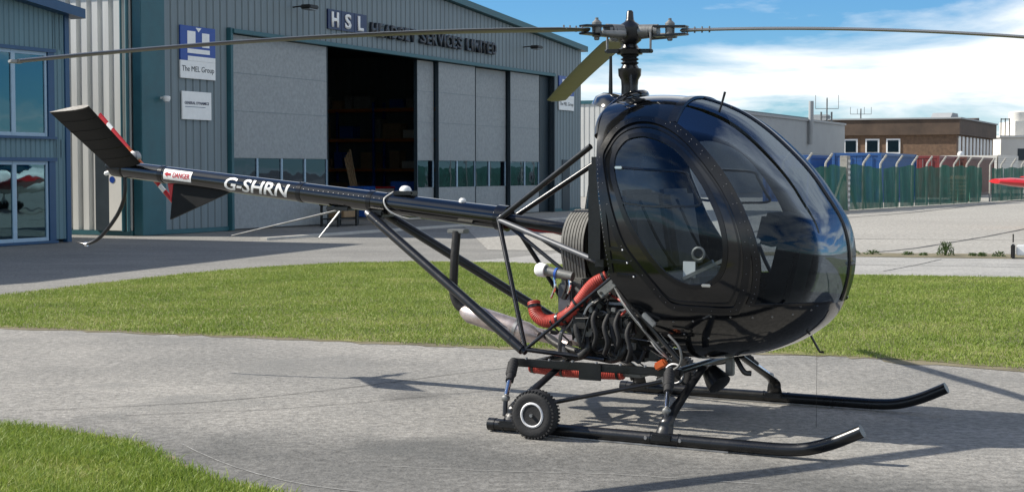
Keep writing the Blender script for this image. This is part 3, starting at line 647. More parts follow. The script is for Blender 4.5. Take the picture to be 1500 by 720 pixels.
# ------------------------------------------------------------------ containers
def container(loc, length, m, label, rz=FA, hh=2.6):
    r = empty('shipping_container', (*loc, 0), rz); tag(r, label, 'container', 'containers behind the fence'); wv = 2.44
    for a, b in ((0, 0), (0, wv), (length, 0), (length, wv)): MB().b2(a - .08, a + .08, b - .08, b + .08, 0, hh).build('corner_post', M[m], r, False)
    for zz in (0.0, hh - .16):
        for b in (0, wv): MB().b2(.082, length - .082, b - .06, b + .06, zz, zz + .16).build('side_rail', M[m], r, False)
        for a in (0, length): MB().b2(a - .06, a + .06, .082, wv - .082, zz, zz + .16).build('end_rail', M[m], r, False)
    x_ = .09
    for b, sgn in ((-.02, 1), (wv + .02, -1)):
        clad_sheet(.085, length - .085, .16, lambda q: hh - .16, M[m], r, .28, .14, .05, name='corrugated_side', xform=(lambda p, b=b, sgn=sgn: V(p.x, b + p.y * sgn, p.z)))
    MB().b2(.085, length - .085, .07, wv - .07, hh - .08, hh - .03).build('roof', M[m], r, False)
    for k in (0, 1):
        d = MB().b2(-.03, .03, .085 + k * 1.14, 1.215 + k * 1.14, .165, hh - .165).build('door', M[m], r, bev=.01)
        for q in (.3, .85): MB().tube([(-.07, .085 + k * 1.14 + q, .2), (-.07, .085 + k * 1.14 + q, hh - .2)], .025, 6).build('locking_bar', M['contblue'] if m == 'contblue' else M['steel'], d)
    MB().b2(length - .03, length + .03, .085, wv - .085, .165, hh - .165).build('end_panel', M[m], r, False)
    return r
container((19.3, 82.0), 9.5, 'contblue', 'blue shipping container with its door end towards the lattice fence post')
container((26.6, 97.5), 6.06, 'contred', 'red shipping container between the blue and the brown ones')
container((30.2, 104.0), 12.19, 'contbrown', 'brown shipping container beyond the red one behind the green fence')
container((15.9, 83.6), 6.06, 'contblue', 'blue shipping container set back beside the grey warehouse', FA, 2.5)

# ------------------------------------------------------------------ fence
fo = V(13.9, 65.22, 0); fd = V(.529, .8486, 0).normalized(); fa = math.atan2(fd.y, fd.x)
FN = empty('chain_fence', fo, fa); tag(FN, 'concrete post fence hung with green windbreak netting', 'fence')
def net(x0, x1, name='net_panel', top=1.86):
    n1, n2 = 14, 8; vs = []; fs = []; ph = random.uniform(0, 9)
    for i in range(n1 + 1):
        for j in range(n2 + 1):
            u = x0 + (x1 - x0) * i / n1; z = .02 + (top + .05 * math.sin(u * 2.3 + ph) - .02) * j / n2
            vs.append((u, -.12 + .05 * math.sin(u * 5 + ph + z) + .03 * math.sin(u * 11 + 2 * z), z))
    for i in range(n1):
        for j in range(n2): a = i * (n2 + 1) + j; fs.append((a, a + n2 + 1, a + n2 + 2, a + 1))
    return MB().add(vs, fs).build(name, M['net'], FN)
pitch = 2.25
post0 = None
for k in range(22):
    xx = -6.75 + k * pitch
    if k == 3:                                   # the big lattice straining post
        MB().b2(xx - .17, xx + .17, -.17, .17, 0, 2.28).build('straining_post', M['concrete'], FN, bev=.02)
        for s_ in (-1, 1): MB().bar((xx + s_ * 1.5, .02, .05), (xx + s_ * .16, .02, 1.5), .10, .10).build('brace', M['concrete'], FN, False)
        for q in range(9): MB().b2(xx - .13, xx + .13, -.19, -.172, .15 + q * .23, .27 + q * .23).build('post_lug', M['whitebuild'], FN, False)
    else:
        if post0 is None:
            post0 = MB().tube([(0, 0, 0), (0, 0, 1.95), (.05, -.02, 2.02), (.33, -.16, 2.34)], .048, 6).build('post', M['concrete'], FN)
            o = post0
        else: o = post0.copy(); COL.objects.link(o); o.parent = FN
        o.location = (xx, 0, 0)
    if k not in (12,): net(xx + .02, xx + pitch - .02, top=random.uniform(1.78, 1.9))
    for zz, q in ((2.10, .12), (2.22, .22), (2.32, .30)):
        MB().tube([(xx + q, -.02 - q * .45, zz), (xx + q + pitch / 2, -.02 - q * .45, zz - .02), (xx + q + pitch, -.02 - q * .45, zz)], .006, 4).build('barbed_strand', M['dark'], FN, False)
# scrap pallets seen in the gap
pl = empty('pallet_stack', fo + fd * (-6.75 + 12.35 * pitch) + V(-.6, .9, 0), fa); tag(pl, 'pale timber pallets stacked behind the gap in green netting', 'pallets')
for k in range(7): MB().b2(0, 1.2, 0, 1.0, k * .2, k * .2 + .05).build('deck', M['carton'], pl, False); MB().b2(.1, 1.1, .1, .9, k * .2 + .052, k * .2 + .19).build('block_row', M['carton'], pl, False)
# darker scrub mass behind the netting
def leafball(name, loc, rx, ry, rz_, n, size, m, parent=None, z0=0):
    c = RNG.normal(0, 1, (n, 3)); c /= np.linalg.norm(c, axis=1)[:, None]; c *= (RNG.uniform(.25, 1, n) ** .45)[:, None]
    c *= np.array([rx, ry, rz_]); c[:, 2] = np.abs(c[:, 2]) + z0
    vs = []; fs = []
    for p in c:
        a = Vector(RNG.normal(0, 1, 3)).normalized(); b = a.orthogonal().normalized(); s_ = size * random.uniform(.6, 1.4); q = Vector(p)
        i = len(vs); vs += [q - a * s_, q + b * s_ * .35, q + a * s_, q - b * s_ * .35]; fs.append((i, i + 1, i + 2, i + 3))
    o = MB().add(vs, fs).build(name, m, parent, False); o.location = loc; return o
def weed(loc, r_, h_, n, label):
    e = empty('weed', loc); tag(e, label, 'weed', 'weeds along the apron edge')
    for k in range(7):
        a = random.uniform(0, 6.3); MB().tube([(0, 0, 0), (math.cos(a) * r_ * .3, math.sin(a) * r_ * .3, h_ * .6), (math.cos(a) * r_ * .6, math.sin(a) * r_ * .6, h_)], .008, 4).build('stem', M['leaf'], e)
    leafball('foliage', (0, 0, 0), r_, r_, h_, n, .03, M['leaf'], e, .01)
weed((8.42, 30.25, 0), .17, .27, 260, 'largest bushy green weed growing along the apron edge')
for (x_, y_, r_, h_) in ((7.1, 30.7, .3, .14), (7.75, 30.5, .2, .10), (9.05, 30.0, .16, .12), (9.35, 29.9, .22, .16), (8.9, 30.1, .15, .1), (6.7, 30.6, .25, .15), (8.0, 30.3, .15, .08)):
    weed((x_, y_, 0), r_ * .6, h_ * .6, 60, 'low green weed tuft in the dry verge of the apron')

# ------------------------------------------------------------------ white barrier board on the verge
bo = empty('barrier_board', (9.42, 29.3, 0), R(-20)); tag(bo, 'white horizontal barrier board on black end feet by the apron', 'barrier')
MB().b2(.06, 2.4, -.08, .08, .06, .26).build('board', M['white'], bo, bev=.02)
for xx in (0, 2.44): MB().b2(xx - .035, xx + .035, -.16, .16, 0, .27).build('end_foot', M['dark'], bo, bev=.02); MB().tube([(xx, 0, .3), (xx, 0, .46)], .013, 8).build('marker_lamp', M['dark'], bo)

# ------------------------------------------------------------------ parked red aircraft, wing tip in view
AC = empty('light_aircraft', (18.6, 46.0, 0), R(10)); tag(AC, 'red low-wing light aircraft with its wing tip beside the fence', 'aircraft')
def wing(mb, x0, x1, c0, c1, z0, z1, th0, th1, tipround=True, yoff=0):
    prof = [(-.5, 0), (-.44, .45), (-.3, .85), (-.1, 1), (.2, .75), (.5, .03), (.2, -.5), (-.1, -.75), (-.3, -.7), (-.44, -.42)]
    n = 10; vs = []; fs = []
    for i in range(n + 1):
        t = i / n; k = 1.0
        if tipround and i >= n - 2: k = (1, .93, .55)[i - n + 2]
        x_ = x0 + (x1 - x0) * t
        for (u, v) in prof: vs.append((x_, yoff + u * (c0 + (c1 - c0) * t) * k, z0 + (z1 - z0) * t + v * .5 * (th0 + (th1 - th0) * t) * k))
    m_ = len(prof)
    for i in range(n):
        for k in range(m_): k2 = (k + 1) % m_; fs.append((i * m_ + k, i * m_ + k2, (i + 1) * m_ + k2, (i + 1) * m_ + k))
    fs += [tuple(range(m_)), tuple(n * m_ + k for k in range(m_))]
    return mb.add(vs, fs)
wing(MB(), -.5, -4.72, 1.7, 1.3, 1.02, 1.34, .30, .30).build('wing', M['red'], AC)
wing(MB(), .5, 4.72, 1.7, 1.3, 1.02, 1.34, .30, .30).build('wing', M['red'], AC)
MB().lathe([(-2.3, .12), (-2.2, .32), (-1.6, .48), (-.6, .58), (.5, .60), (1.4, .5), (3.2, .25), (4.6, .1)], (0, 0, 1.3), (0, 1, 0), 18).build('fuselage', M['white'], AC)
MB().lathe([(-.9, .05), (-.6, .42), (.1, .55), (.8, .45), (1.3, .05)], (0, 0, 1.62), (0, 1, 0), 16).build('cockpit_canopy', M['wglass'], AC)
wing(MB(), -.1, -1.6, .9, .7, 1.45, 1.45, .1, .08, yoff=4.2).build('tailplane', M['red'], AC)
wing(MB(), .1, 1.6, .9, .7, 1.45, 1.45, .1, .08, yoff=4.2).build('tailplane', M['red'], AC)
MB().prism([(-.04, 3.6, 1.5), (-.04, 4.7, 1.5), (-.04, 4.8, 2.6), (-.04, 4.4, 2.6)], (.08, 0, 0)).build('fin', M['white'], AC, False)
for xx, yy in ((-1.3, .2), (1.3, .2), (0, -1.7)):
    MB().tube([(xx * .8, yy, 1.0), (xx, yy, .2)], .05, 8).build('gear_leg', M['white'], AC)
    MB().lathe([(-.07, .1), (-.07, .17), (-.03, .2), (.03, .2), (.07, .17), (.07, .1)], (xx + .001, yy, .2), (1, 0, 0), 18).build('wheel', M['rubber'], AC)
MB().bar((0, -2.34, .55), (0, -2.34, 2.05), .14, .03, (0, 1, 0)).build('propeller', M['dark'], AC, False)

# ================================================================== helicopter (x forward, y left, z up)
HE = empty('helicopter', (.783, 10.422, 0), -.5011)
tag(HE, 'black two-seat bubble cabin helicopter standing on skids on the taxiway', 'helicopter')
def part(mb, name, m, parent=HE, *a, **k): return mb.build(name, M[m], parent, *a, **k)
# ---- cabin surface
PR = [(1.505, 1.10), (1.47, 1.294), (1.334, 1.52), (1.084, 1.80), (.753, 2.03), (.45, 2.12), (.15, 2.13), (-.2, 2.06), (-.5, 1.88), (-.72, 1.55), (-.78, 1.25), (-.7, .95), (-.5, .72), (-.2, .54), (.15, .45), (.5, .42), (.8, .45), (1.05, .505), (1.25, .60), (1.39, .72), (1.47, .88)]
XC, ZC, WD, EN, EM = .45, 1.28, .66, 2.65, 2.35
pa = sorted((math.atan2(z - ZC, x - XC), math.hypot(z - ZC, x - XC)) for x, z in PR)
PA = [a - 2 * math.pi for a, _ in pa] + [a for a, _ in pa] + [a + 2 * math.pi for a, _ in pa]; PRR = [r for _, r in pa] * 3
def rad(t):
    i = max(1, min(len(PA) - 3, int(np.searchsorted(PA, t)) - 1)); h = PA[i + 1] - PA[i]; u = (t - PA[i]) / h
    m0 = (PRR[i + 1] - PRR[i - 1]) / (PA[i + 1] - PA[i - 1]) * h; m1 = (PRR[i + 2] - PRR[i]) / (PA[i + 2] - PA[i]) * h
    return (2 * u ** 3 - 3 * u ** 2 + 1) * PRR[i] + (u ** 3 - 2 * u ** 2 + u) * m0 + (-2 * u ** 3 + 3 * u ** 2) * PRR[i + 1] + (u ** 3 - u ** 2) * m1
def cab_y(x, z):
    k = math.hypot(x - XC, z - ZC) / rad(math.atan2(z - ZC, x - XC)); return WD * max(0, 1 - k ** EM) ** (1 / EN) if k < 1 else 0.0
def cab_pt(th, al, side, off=0.0):
    s_, c_ = math.sin(al), math.cos(al); r_ = rad(th) * s_ ** (2 / EM)
    return V(XC + (r_ + off * s_) * math.cos(th), side * (WD * c_ ** (2 / EN) + off * c_), ZC + (r_ + off * s_) * math.sin(th))
def cab_on(x, z, side, off=0.0):      # point on the skin from a side-view point, with normal
    y = cab_y(x, z); e = 2e-3
    n = V(cab_y(x - e, z) - cab_y(x + e, z), 2 * e, cab_y(x, z - e) - cab_y(x, z + e)).normalized()
    n = V(n.x, n.y * side, n.z); return V(x, y * side, z) + n * off, n
def inp(x, z, poly):
    r_ = False; n = len(poly)
    for i in range(n):
        x1, y1 = poly[i]; x2, y2 = poly[(i + 1) % n]
        if (y1 > z) != (y2 > z) and x < (x2 - x1) * (z - y1) / (y2 - y1) + x1: r_ = not r_
    return r_
def loop2(pts, n=6):
    P = [V(p[0], p[1], 0) for p in pts]; o = []; m_ = len(P)
    for i in range(m_):
        a, b, c, d = P[i - 1], P[i], P[(i + 1) % m_], P[(i + 2) % m_]
        for k in range(n):
            t = k / n; q = 0.5 * ((2 * b) + (c - a) * t + (2 * a - 5 * b + 4 * c - d) * t * t + (3 * b - a - 3 * c + d) * t ** 3); o.append((q.x, q.y))
    return o
WIN = loop2([(.16, 1.70), (.175, 1.77), (.225, 1.835), (.31, 1.86), (.41, 1.85), (.54, 1.80), (.64, 1.72), (.75, 1.59), (.83, 1.46), (.89, 1.33), (.92, 1.19), (.91, 1.07), (.87, .99), (.79, .94), (.71, .93), (.64, .945), (.55, .99), (.455, 1.085), (.36, 1.21), (.28, 1.34), (.22, 1.48), (.175, 1.6)])
DOOR = loop2([(.07, 1.72), (.09, 1.80), (.15, 1.90), (.25, 1.95), (.38, 1.95), (.52, 1.90), (.65, 1.81), (.77, 1.69), (.89, 1.54), (.98, 1.38), (1.035, 1.21), (1.045, 1.07), (1.02, .92), (.975, .815), (.93, .79), (.75, .79), (.58, .80), (.51, .85), (.46, .91), (.35, 1.04), (.25, 1.17), (.17, 1.36), (.11, 1.56)])
SIDE = [(.50, 1.93), (.62, 1.855), (.735, 1.755), (.865, 1.61), (.975, 1.44), (1.05, 1.28), (1.09, 1.15), (1.10, 1.03), (1.08, .90), (1.045, .825)]
SIDEP = SIDE + [(1.7, .825), (1.9, 2.4), (.50, 2.4)]
NT, NA = 190, 74
buck = {}
for side in (-1, 1):
    G_ = [[cab_pt(2 * math.pi * i / NT, math.pi / 2 * j / NA, side) for j in range(NA + 1)] for i in range(NT)]
    for i in range(NT):
        for j in range(NA):
            q = [G_[i][j], G_[(i + 1) % NT][j], G_[(i + 1) % NT][j + 1], G_[i][j + 1]]; cx = sum(p.x for p in q) / 4; cz = sum(p.z for p in q) / 4
            if cx < -.3: continue
            if inp(cx, cz, WIN): k = 'win'
            elif inp(cx, cz, DOOR): k = 'door'
            elif inp(cx, cz, SIDEP): k = 'glass'
            else: k = 'skin'
            b = buck.setdefault((k, side if k in ('win', 'door', 'glass') else 0), MB()); b.add(q, [(0, 1, 2, 3)] if side < 0 else [(3, 2, 1, 0)])
def clip_build(mb, name, m, parent, planes=True):
    me = bpy.data.meshes.new(name); me.from_pydata(mb.v, [], mb.f); bm = bmesh.new(); bm.from_mesh(me); bmesh.ops.remove_doubles(bm, verts=bm.verts, dist=1e-4)
    for (po, no) in (((.03, 0, 1.75), (-.79, 0, -.125)), ((.155, 0, .96), (-.51, 0, -.415))):
        bmesh.ops.bisect_plane(bm, geom=list(bm.verts) + list(bm.edges) + list(bm.faces), plane_co=po, plane_no=no, clear_outer=True)
    bm.to_mesh(me); bm.free(); return link(name, me, M[m], parent, True, 60)
clip_build(buck[('skin', 0)], 'cabin_skin', 'black', HE)
def strip(pts, side, wd, th, name, m, parent, closed=False, sub=5, off=0.0, stations=None):
    P = pts if stations else [cab_on(x, z, side, off) for x, z in ((crom([(a, b, 0) for a, b in pts], sub) and [(p.x, p.y) for p in crom([(a, b, 0) for a, b in pts], sub)]) if not closed else pts)]
    n = len(P); vs = []; fs = []
    for i in range(n):
        p, nr = P[i]; a = P[(i - 1) % n if closed else max(0, i - 1)][0]; c = P[(i + 1) % n if closed else min(n - 1, i + 1)][0]
        t = (c - a).normalized(); b = t.cross(nr).normalized()
        vs += [p - b * wd / 2 - nr * .004, p - b * wd * .42 + nr * th, p + b * wd * .42 + nr * th, p + b * wd / 2 - nr * .004]
    for i in range(n if closed else n - 1):
        j = (i + 1) % n
        for k in range(4): k2 = (k + 1) % 4; fs.append((i * 4 + k, i * 4 + k2, j * 4 + k2, j * 4 + k))
    if not closed: fs += [(3, 2, 1, 0), ((n - 1) * 4, (n - 1) * 4 + 1, (n - 1) * 4 + 2, (n - 1) * 4 + 3)]
    return MB().add(vs, fs).build(name, M[m], parent, True, 30)
def rivets(pts, side, off, name, parent, r_=.003, m='skinrivet', closed=False):
    mb = MB()
    for x, z in pts:
        p, n = cab_on(x, z, side, off); mb.lathe([(-.002, r_), (.002, r_ * .8), (.0032, r_ * .2)], p, n, 6)
    o = mb.build(name, M[m], parent); tag(o, kind='stuff'); return o
for side in (-1, 1):
    d = clip_build(buck[('door', side)], 'door', 'black', HE)
    clip_build(buck[('win', side)], 'window_pane', 'doorglass', d)
    strip(WIN, side, .036, .010, 'window_seal', 'frame', d, True)
    strip(DOOR, side, .05, .014, 'door_frame', 'frame', d, True)
    inner = loop2([(XC + (x - XC) * .93 - .0, 1.36 + (z - 1.36) * .93) for x, z in DOOR[::6]], 6)
    strip(inner, side, .014, .006, 'door_bead', 'frame', d, True)
    outer = loop2([(XC + .06 + (x - XC - .06) * 1.035, 1.36 + (z - 1.36) * 1.035) for x, z in DOOR[::6]], 6)
    strip([q for q in outer], side, .012, .012, 'door_flange', 'black', d, True)
    rivets(DOOR[::4], side, .014, 'door_rivets', d)
    # sliding vent pane frame in the window
    strip([(.19, 1.66), (.41, 1.645), (.64, 1.63), (.68, 1.585), (.73, 1.49), (.755, 1.43), (.6, 1.42), (.43, 1.42), (.235, 1.44)], side, .016, .012, 'vent_frame', 'frame', d, sub=4)
    MB().box(cab_on(.215, 1.655, side, .016)[0], (.05, .02, .016)).build('vent_catch', M['chrome'], d, bev=.004)
    MB().box(cab_on(.80, .945, side, .018)[0], (.06, .016, .018)).build('door_handle', M['chrome'], d, bev=.004)
    for k, (x_, z_) in enumerate(((.215, 1.15), (.245, 1.07), (.285, .985))):
        strip([(x_ - .075, z_ + .004), (x_ - .02, z_), (x_ + .04, z_ - .004)], side, .026, .014, 'louvre', 'frame', HE, sub=3)
        MB().lathe([(-.004, .007), (.012, .006), (.016, .001)], cab_on(x_ + .045, z_ - .004, side, .01)[0], (0, side, 0), 8).build('louvre_screw', M['chrome'], HE)
    clip_build(buck[('glass', side)], 'windshield', 'canopy', HE)
    strip(SIDE, side, .055, .012, 'side_post', 'frame', HE)
    rivets([(p.x, p.y) for p in crom([(a, b, 0) for a, b in SIDE], 3)], side, .013, 'post_rivets', HE)
    sm = [(1.045, .825), (1.15, .825), (1.25, .828), (1.34, .83), (1.41, .832), (1.44, .833)]
    strip(sm, side, .022, .006, 'lower_seam', 'frame', HE)
    rivets([(.42, .70), (.55, .70), (.68, .71), (.80, .745), (.92, .745), (1.05, .745), (1.16, .75), (1.27, .765), (1.36, .79), (.60, .62), (.75, .6)], side, .0, 'hull_fasteners', HE, .008, 'steel')
    strip([(.05, 1.72), (.09, 1.55), (.125, 1.36), (.148, 1.17), (.168, 1.0)], side, .035, .010, 'rear_edge_strip', 'frame', HE)
    rivets([(.085 + .0, 1.70 - k * .03) if False else (.055 + k * .0042, 1.70 - k * .028) for k in range(25)], side, .0115, 'edge_rivets', HE, .0035)
# centre post, roof bow, wiper-like split line
def profile_strip(th0, th1, wd, th, name, m, n=40):
    P = []
    for i in range(n):
        t = th0 + (th1 - th0) * i / (n - 1); e = 1e-3
        p = cab_pt(t, math.pi / 2, 1); a = cab_pt(t - e, math.pi / 2, 1); c = cab_pt(t + e, math.pi / 2, 1); tg = (c - a).normalized(); P.append((V(p.x, 0, p.z), V(tg.z, 0, -tg.x)))
    return strip(P, 1, wd, th, name, m, HE, stations=True)
profile_strip(math.atan2(2.1 - ZC, .50 - XC), math.atan2(.83 - ZC, 1.46 - XC), .042, .012, 'centre_post', 'frame')
P = []
for i in range(41):
    a = -1 + 2 * i / 40; zt = 1.92 + (2.113 - 1.92) * (1 - abs(a) ** 2.2) ** .62; y = 0.0
    lo, hi = 1.5, 2.13
    y = a * .475
    for _ in range(30):
        mid = (lo + hi) / 2
        if cab_y(.505, mid) > abs(y): lo = mid
        else: hi = mid
    e = .004; n_ = V(0, 0, 1)
    p = V(.505, y, lo); P.append(p)
Q = []
for i, p in enumerate(P):
    t = (P[min(i + 1, 40)] - P[max(i - 1, 0)]).normalized(); Q.append((p, V(0, -t.z, t.y) if t.y > 0 else V(0, t.z, -t.y)))
strip(Q, 1, .07, .012, 'roof_bow', 'frame', HE, stations=True)
# firewall, floor and cabin furniture
mb = MB(); pts = []
for i in range(60):
    t = 2 * math.pi * i / 60
bulk = []
for z in [1.98 - k * .06 for k in range(18)]:
    x_ = .035 + (1.75 - z) * .158 + .012; bulk.append((x_, max(.02, cab_y(x_, z) - .012), z))
vs = []; fs = []
for (x_, y_, z_) in bulk: vs += [(x_, -y_, z_), (x_, y_, z_)]
for i in range(len(bulk) - 1): fs.append((2 * i, 2 * i + 1, 2 * i + 3, 2 * i + 2))
part(MB().add(vs, fs), 'firewall', 'satin')
vs = []; fs = []
for k in range(12):
    t = k / 11; x_ = .185 + t * .40; z_ = .935 - t * .47; y_ = max(.02, cab_y(x_ + .01, z_ + .01) - .012); vs += [(x_, -y_, z_), (x_, y_, z_)]
for i in range(11): fs.append((2 * i, 2 * i + 1, 2 * i + 3, 2 * i + 2))
part(MB().add(vs, fs), 'belly_bulkhead', 'satin')
vs = []; fs = []
for k in range(10):
    x_ = .50 + k * .085; y_ = cab_y(x_, .64) - .02; vs += [(x_, -y_, .64), (x_, y_, .64), (x_, -y_, .665), (x_, y_, .665)]
for i in range(9): a = i * 4; fs += [(a, a + 1, a + 5, a + 4), (a + 2, a + 6, a + 7, a + 3)]
part(MB().add(vs, fs), 'cabin_floor', 'panel')
for sy in (-.30, .30):
    st = part(MB().box((.46, sy, .93), (.50, .50, .13), Matrix.Rotation(R(-6), 3, 'Y')), 'seat', 'leather', bev=.04)
    part(MB().box((.235, sy, 1.24), (.11, .48, .56), Matrix.Rotation(R(-9), 3, 'Y')), 'backrest', 'seatdark', st, bev=.04)
    part(MB().tube([(.30, sy - .2, 1.45), (.36, sy - .05, 1.2), (.42, sy + .1, 1.02)], .010, 6, smooth=4), 'harness', 'rubber', st)
part(MB().b2(.42, .70, -.50, .50, .69, .86), 'seat_box', 'panel', bev=.02)
part(MB().box((1.10, 0, .93), (.16, .34, .62), Matrix.Rotation(R(14), 3, 'Y')), 'instrument_pedestal', 'panel', bev=.03)
part(MB().box((1.05, 0, 1.27), (.14, .46, .20), Matrix.Rotation(R(14), 3, 'Y')), 'instrument_panel', 'panel', bev=.03)
for sy in (-.3, .3):
    part(MB().tube([(.86, sy, .64), (.93, sy, .85), (.84, sy, 1.06), (.80, sy, 1.16)], .013, 8, smooth=5), 'cyclic_stick', 'steel')
part(MB().tube([(.36, -.05, .92), (.62, -.05, 1.05)], .018, 8), 'collective_lever', 'steel')
o = part(MB().lathe([(0, .030), (.004, .046), (.012, .046), (.016, .036), (.010, .030)], (.735, -.585, 1.13), (0, -1, 0), 24, closed=True), 'air_vent_ring', 'alu')
part(MB().lathe([(0, .03), (.004, .03)], (.735, -.583, 1.13), (0, -1, 0), 20), 'vent_disc', 'panel', o)
part(MB().b2(.62, .70, -.56, -.55, .98, 1.08), 'placard', 'white')
part(MB().bar((.62, -.575, .97), (.92, -.56, 1.11), .02, .022), 'door_strap', 'alu')
# roof hump around the mast
part(MB().lathe([(0, .26), (.05, .245), (.085, .2), (.10, .13), (.105, .06)], (-.0, 0, 2.03), (.25, 0, 1), 28), 'mast_fairing', 'black')
part(MB().tube([(.0, -.46, 1.86), (-.02, -.38, 1.96), (0, -.26, 2.05), (.04, -.12, 2.12), (.1, 0, 2.14), (.04, .12, 2.12), (0, .26, 2.05), (-.02, .38, 1.96), (0, .46, 1.86)], .035, 10, smooth=5), 'rear_roof_bow', 'black')
for sy in (-1, 1):
    part(MB().bar((.03, sy * .33, 2.03), (.10, sy * .52, 1.87), .035, .02), 'door_hinge', 'satin', bev=.006)
part(MB().tube([(.68, -.12, 2.0), (.72, -.12, 2.14)], [.006, .009], 6), 'roof_antenna', 'satin')
part(MB().tube([(1.26, 0, .60), (1.30, 0, .53), (1.32, 0, .50), (1.345, 0, .50)], .008, 6), 'chin_antenna', 'satin')
part(MB().tube([(1.30, 0, .50), (1.30, 0, .02)], .0012, 4), 'ground_wire', 'satin')
part(MB().lathe([(0, .012), (.03, .012), (.04, .004)], (1.50, 0, 1.06), (1, 0, .1), 10), 'pitot_probe', 'alu')

# ---- mast and rotor
part(MB().lathe([(1.95, .06), (2.20, .055), (2.24, .058), (2.27, .075), (2.315, .078), (2.318, .062), (2.34, .05)], (0, 0, 0), (0, 0, 1), 20), 'mast', 'satin')
mb = MB(); mb.lathe([(2.34 + .0125 * k, .062 if k % 2 else .045) for k in range(8)], (0, 0, 0), (0, 0, 1), 18); part(mb, 'mast_boot', 'rubber')
SW = part(MB().lathe([(2.405, .04), (2.41, .085), (2.44, .09), (2.452, .06), (2.48, .045)], (0, 0, 0), (0, 0, 1), 20), 'swashplate', 'satin')
AZ = [R(215.26 + 28.71), R(95.26 + 28.71), R(335.26 + 28.71)]
for k, a in enumerate([R(-10), R(110), R(230)]):
    c_, s_ = math.cos(a), math.sin(a); part(MB().bar((c_ * .06, s_ * .06, 2.43), (c_ * .17, s_ * .17, 2.425), .03, .028), 'swash_arm', 'satin', SW, bev=.006)
    part(MB().tube([(c_ * .165, s_ * .165, 2.42), (c_ * .165, s_ * .165, 2.55)], .008, 8), 'pitch_link', 'steel', SW)
    part(MB().lathe([(-.012, .014), (.012, .014)], (c_ * .165, s_ * .165, 2.425), (-s_, c_, 0), 10), 'rod_end', 'satin', SW)
HUB = part(MB().lathe([(2.48, .05), (2.50, .075), (2.53, .085), (2.585, .085), (2.61, .06), (2.625, .035), (2.64, .026), (2.69, .022), (2.70, .014)], (0, 0, 0), (0, 0, 1), 20), 'rotor_hub', 'satin')
def blade(az, droop, lin=0.0, zb=2.575):
    c_, s_ = math.cos(az), math.sin(az); rd = V(c_, s_, 0); tn = V(-s_, c_, 0); up = V(0, 0, 1)
    part(MB().tube([rd * .05 + up * (zb - .02), rd * .20 + up * (zb - .015)], [.05, .042], 14), 'blade_grip', 'alu', HUB)
    part(MB().lathe([(.10 + .014 * k, .046 if k % 2 else .040) for k in range(7)], up * (zb - .018), rd, 14), 'grip_boot', 'rubber', HUB)
    part(MB().bar(rd * .17 + up * (zb + .012), rd * .40 + up * (zb + .004), .085, .014), 'upper_clevis', 'satin', HUB, bev=.005)
    part(MB().bar(rd * .17 + up * (zb - .052), rd * .40 + up * (zb - .044), .085, .014), 'lower_clevis', 'satin', HUB, bev=.005)
    part(MB().lathe([(-.085, .012), (-.08, .018), (-.066, .018), (-.06, .030), (.018, .032), (.03, .032), (.042, .02), (.05, .011), (.062, .011)], rd * .28 + up * zb, (0, 0, 1), 14), 'lag_bolt', 'alu', HUB)
    part(MB().tube([rd * .12 + tn * .09 + up * (zb - .045), rd * .30 + tn * .075 + up * (zb - .045)], [.024, .018], 10), 'lag_damper', 'alu', HUB)
    prof = [(.5, 0), (.46, .32), (.36, .72), (.2, 1), (0, .9), (-.3, .45), (-.5, .04), (-.5, -.04), (-.3, -.45), (0, -.9), (.2, -1), (.36, -.72), (.46, -.32)]
    vs = []; fs = []; n = 26; m_ = len(prof); R0, R1 = .36, 4.09; ch, th = .171, .021
    for i in range(n + 1):
        s1 = R0 + (R1 - R0) * i / n
        if i == n - 1: s1 = R1 - .05
        z_ = zb - .02 - droop * max(0, s1 - .3) ** 2 - lin * max(0, s1 - .3); kk = min(1, .45 + (s1 - R0) * 2.2); tw = R(7 - 5 * s1 / R1)
        cut = 0 if i < n else .03
        for (u, v) in prof:
            uu = u * ch * kk; vv = v * th * .5 * (1.3 if s1 < .5 else 1)
            if i == n and u < 0: uu *= .75
            vs.append(rd * s1 + tn * (uu * math.cos(tw) - vv * math.sin(tw)) + up * (z_ + uu * math.sin(tw) + vv * math.cos(tw)))
    for i in range(n):
        for k in range(m_): k2 = (k + 1) % m_; fs.append((i * m_ + k, i * m_ + k2, (i + 1) * m_ + k2, (i + 1) * m_ + k))
    fs += [tuple(range(m_)), tuple(n * m_ + k for k in range(m_))]
    b = part(MB().add(vs, fs), 'rotor_blade', 'blade'); b.data.materials.append(M['bladetop'])
    for pf in b.data.polygons:
        c0 = pf.center; s1 = c0.dot(rd); zc = zb - .02 - droop * max(0, s1 - .3) ** 2 - lin * max(0, s1 - .3)
        if c0.z > zc + R(7 - 5 * s1 / R1) * c0.dot(tn) or c0.dot(tn) > .068: pf.material_index = 1
    for q in (.40, .45, .50, .55): part(MB().lathe([(-.02, .006), (.02, .006)], rd * q + tn * .0 + up * (zb - .02), (0, 0, 1), 8), 'root_bolt', 'steel', b)
    z_ = zb - .02 - droop * (R1 - .3) ** 2 - lin * (R1 - .3)
    part(MB().bar(rd * (R1 - .03) + tn * .02 + up * z_, rd * (R1 + .035) + tn * .02 + up * z_, .05, .018), 'tip_weight', 'bladetip', b, bev=.004)
blade(AZ[0], .0124, .0474); blade(AZ[1], .0053, .05); blade(AZ[2], .0245)
part(MB().tube([(-.13, -.02, 2.40), (-.13, -.02, 2.1), (-.12, -.02, 1.7)], [.010, .016, .016], 8), 'control_rod', 'satin')
part(MB().tube([(.03, -.055, 2.32), (.05, -.07, 2.05)], .009, 8), 'control_rod', 'satin')

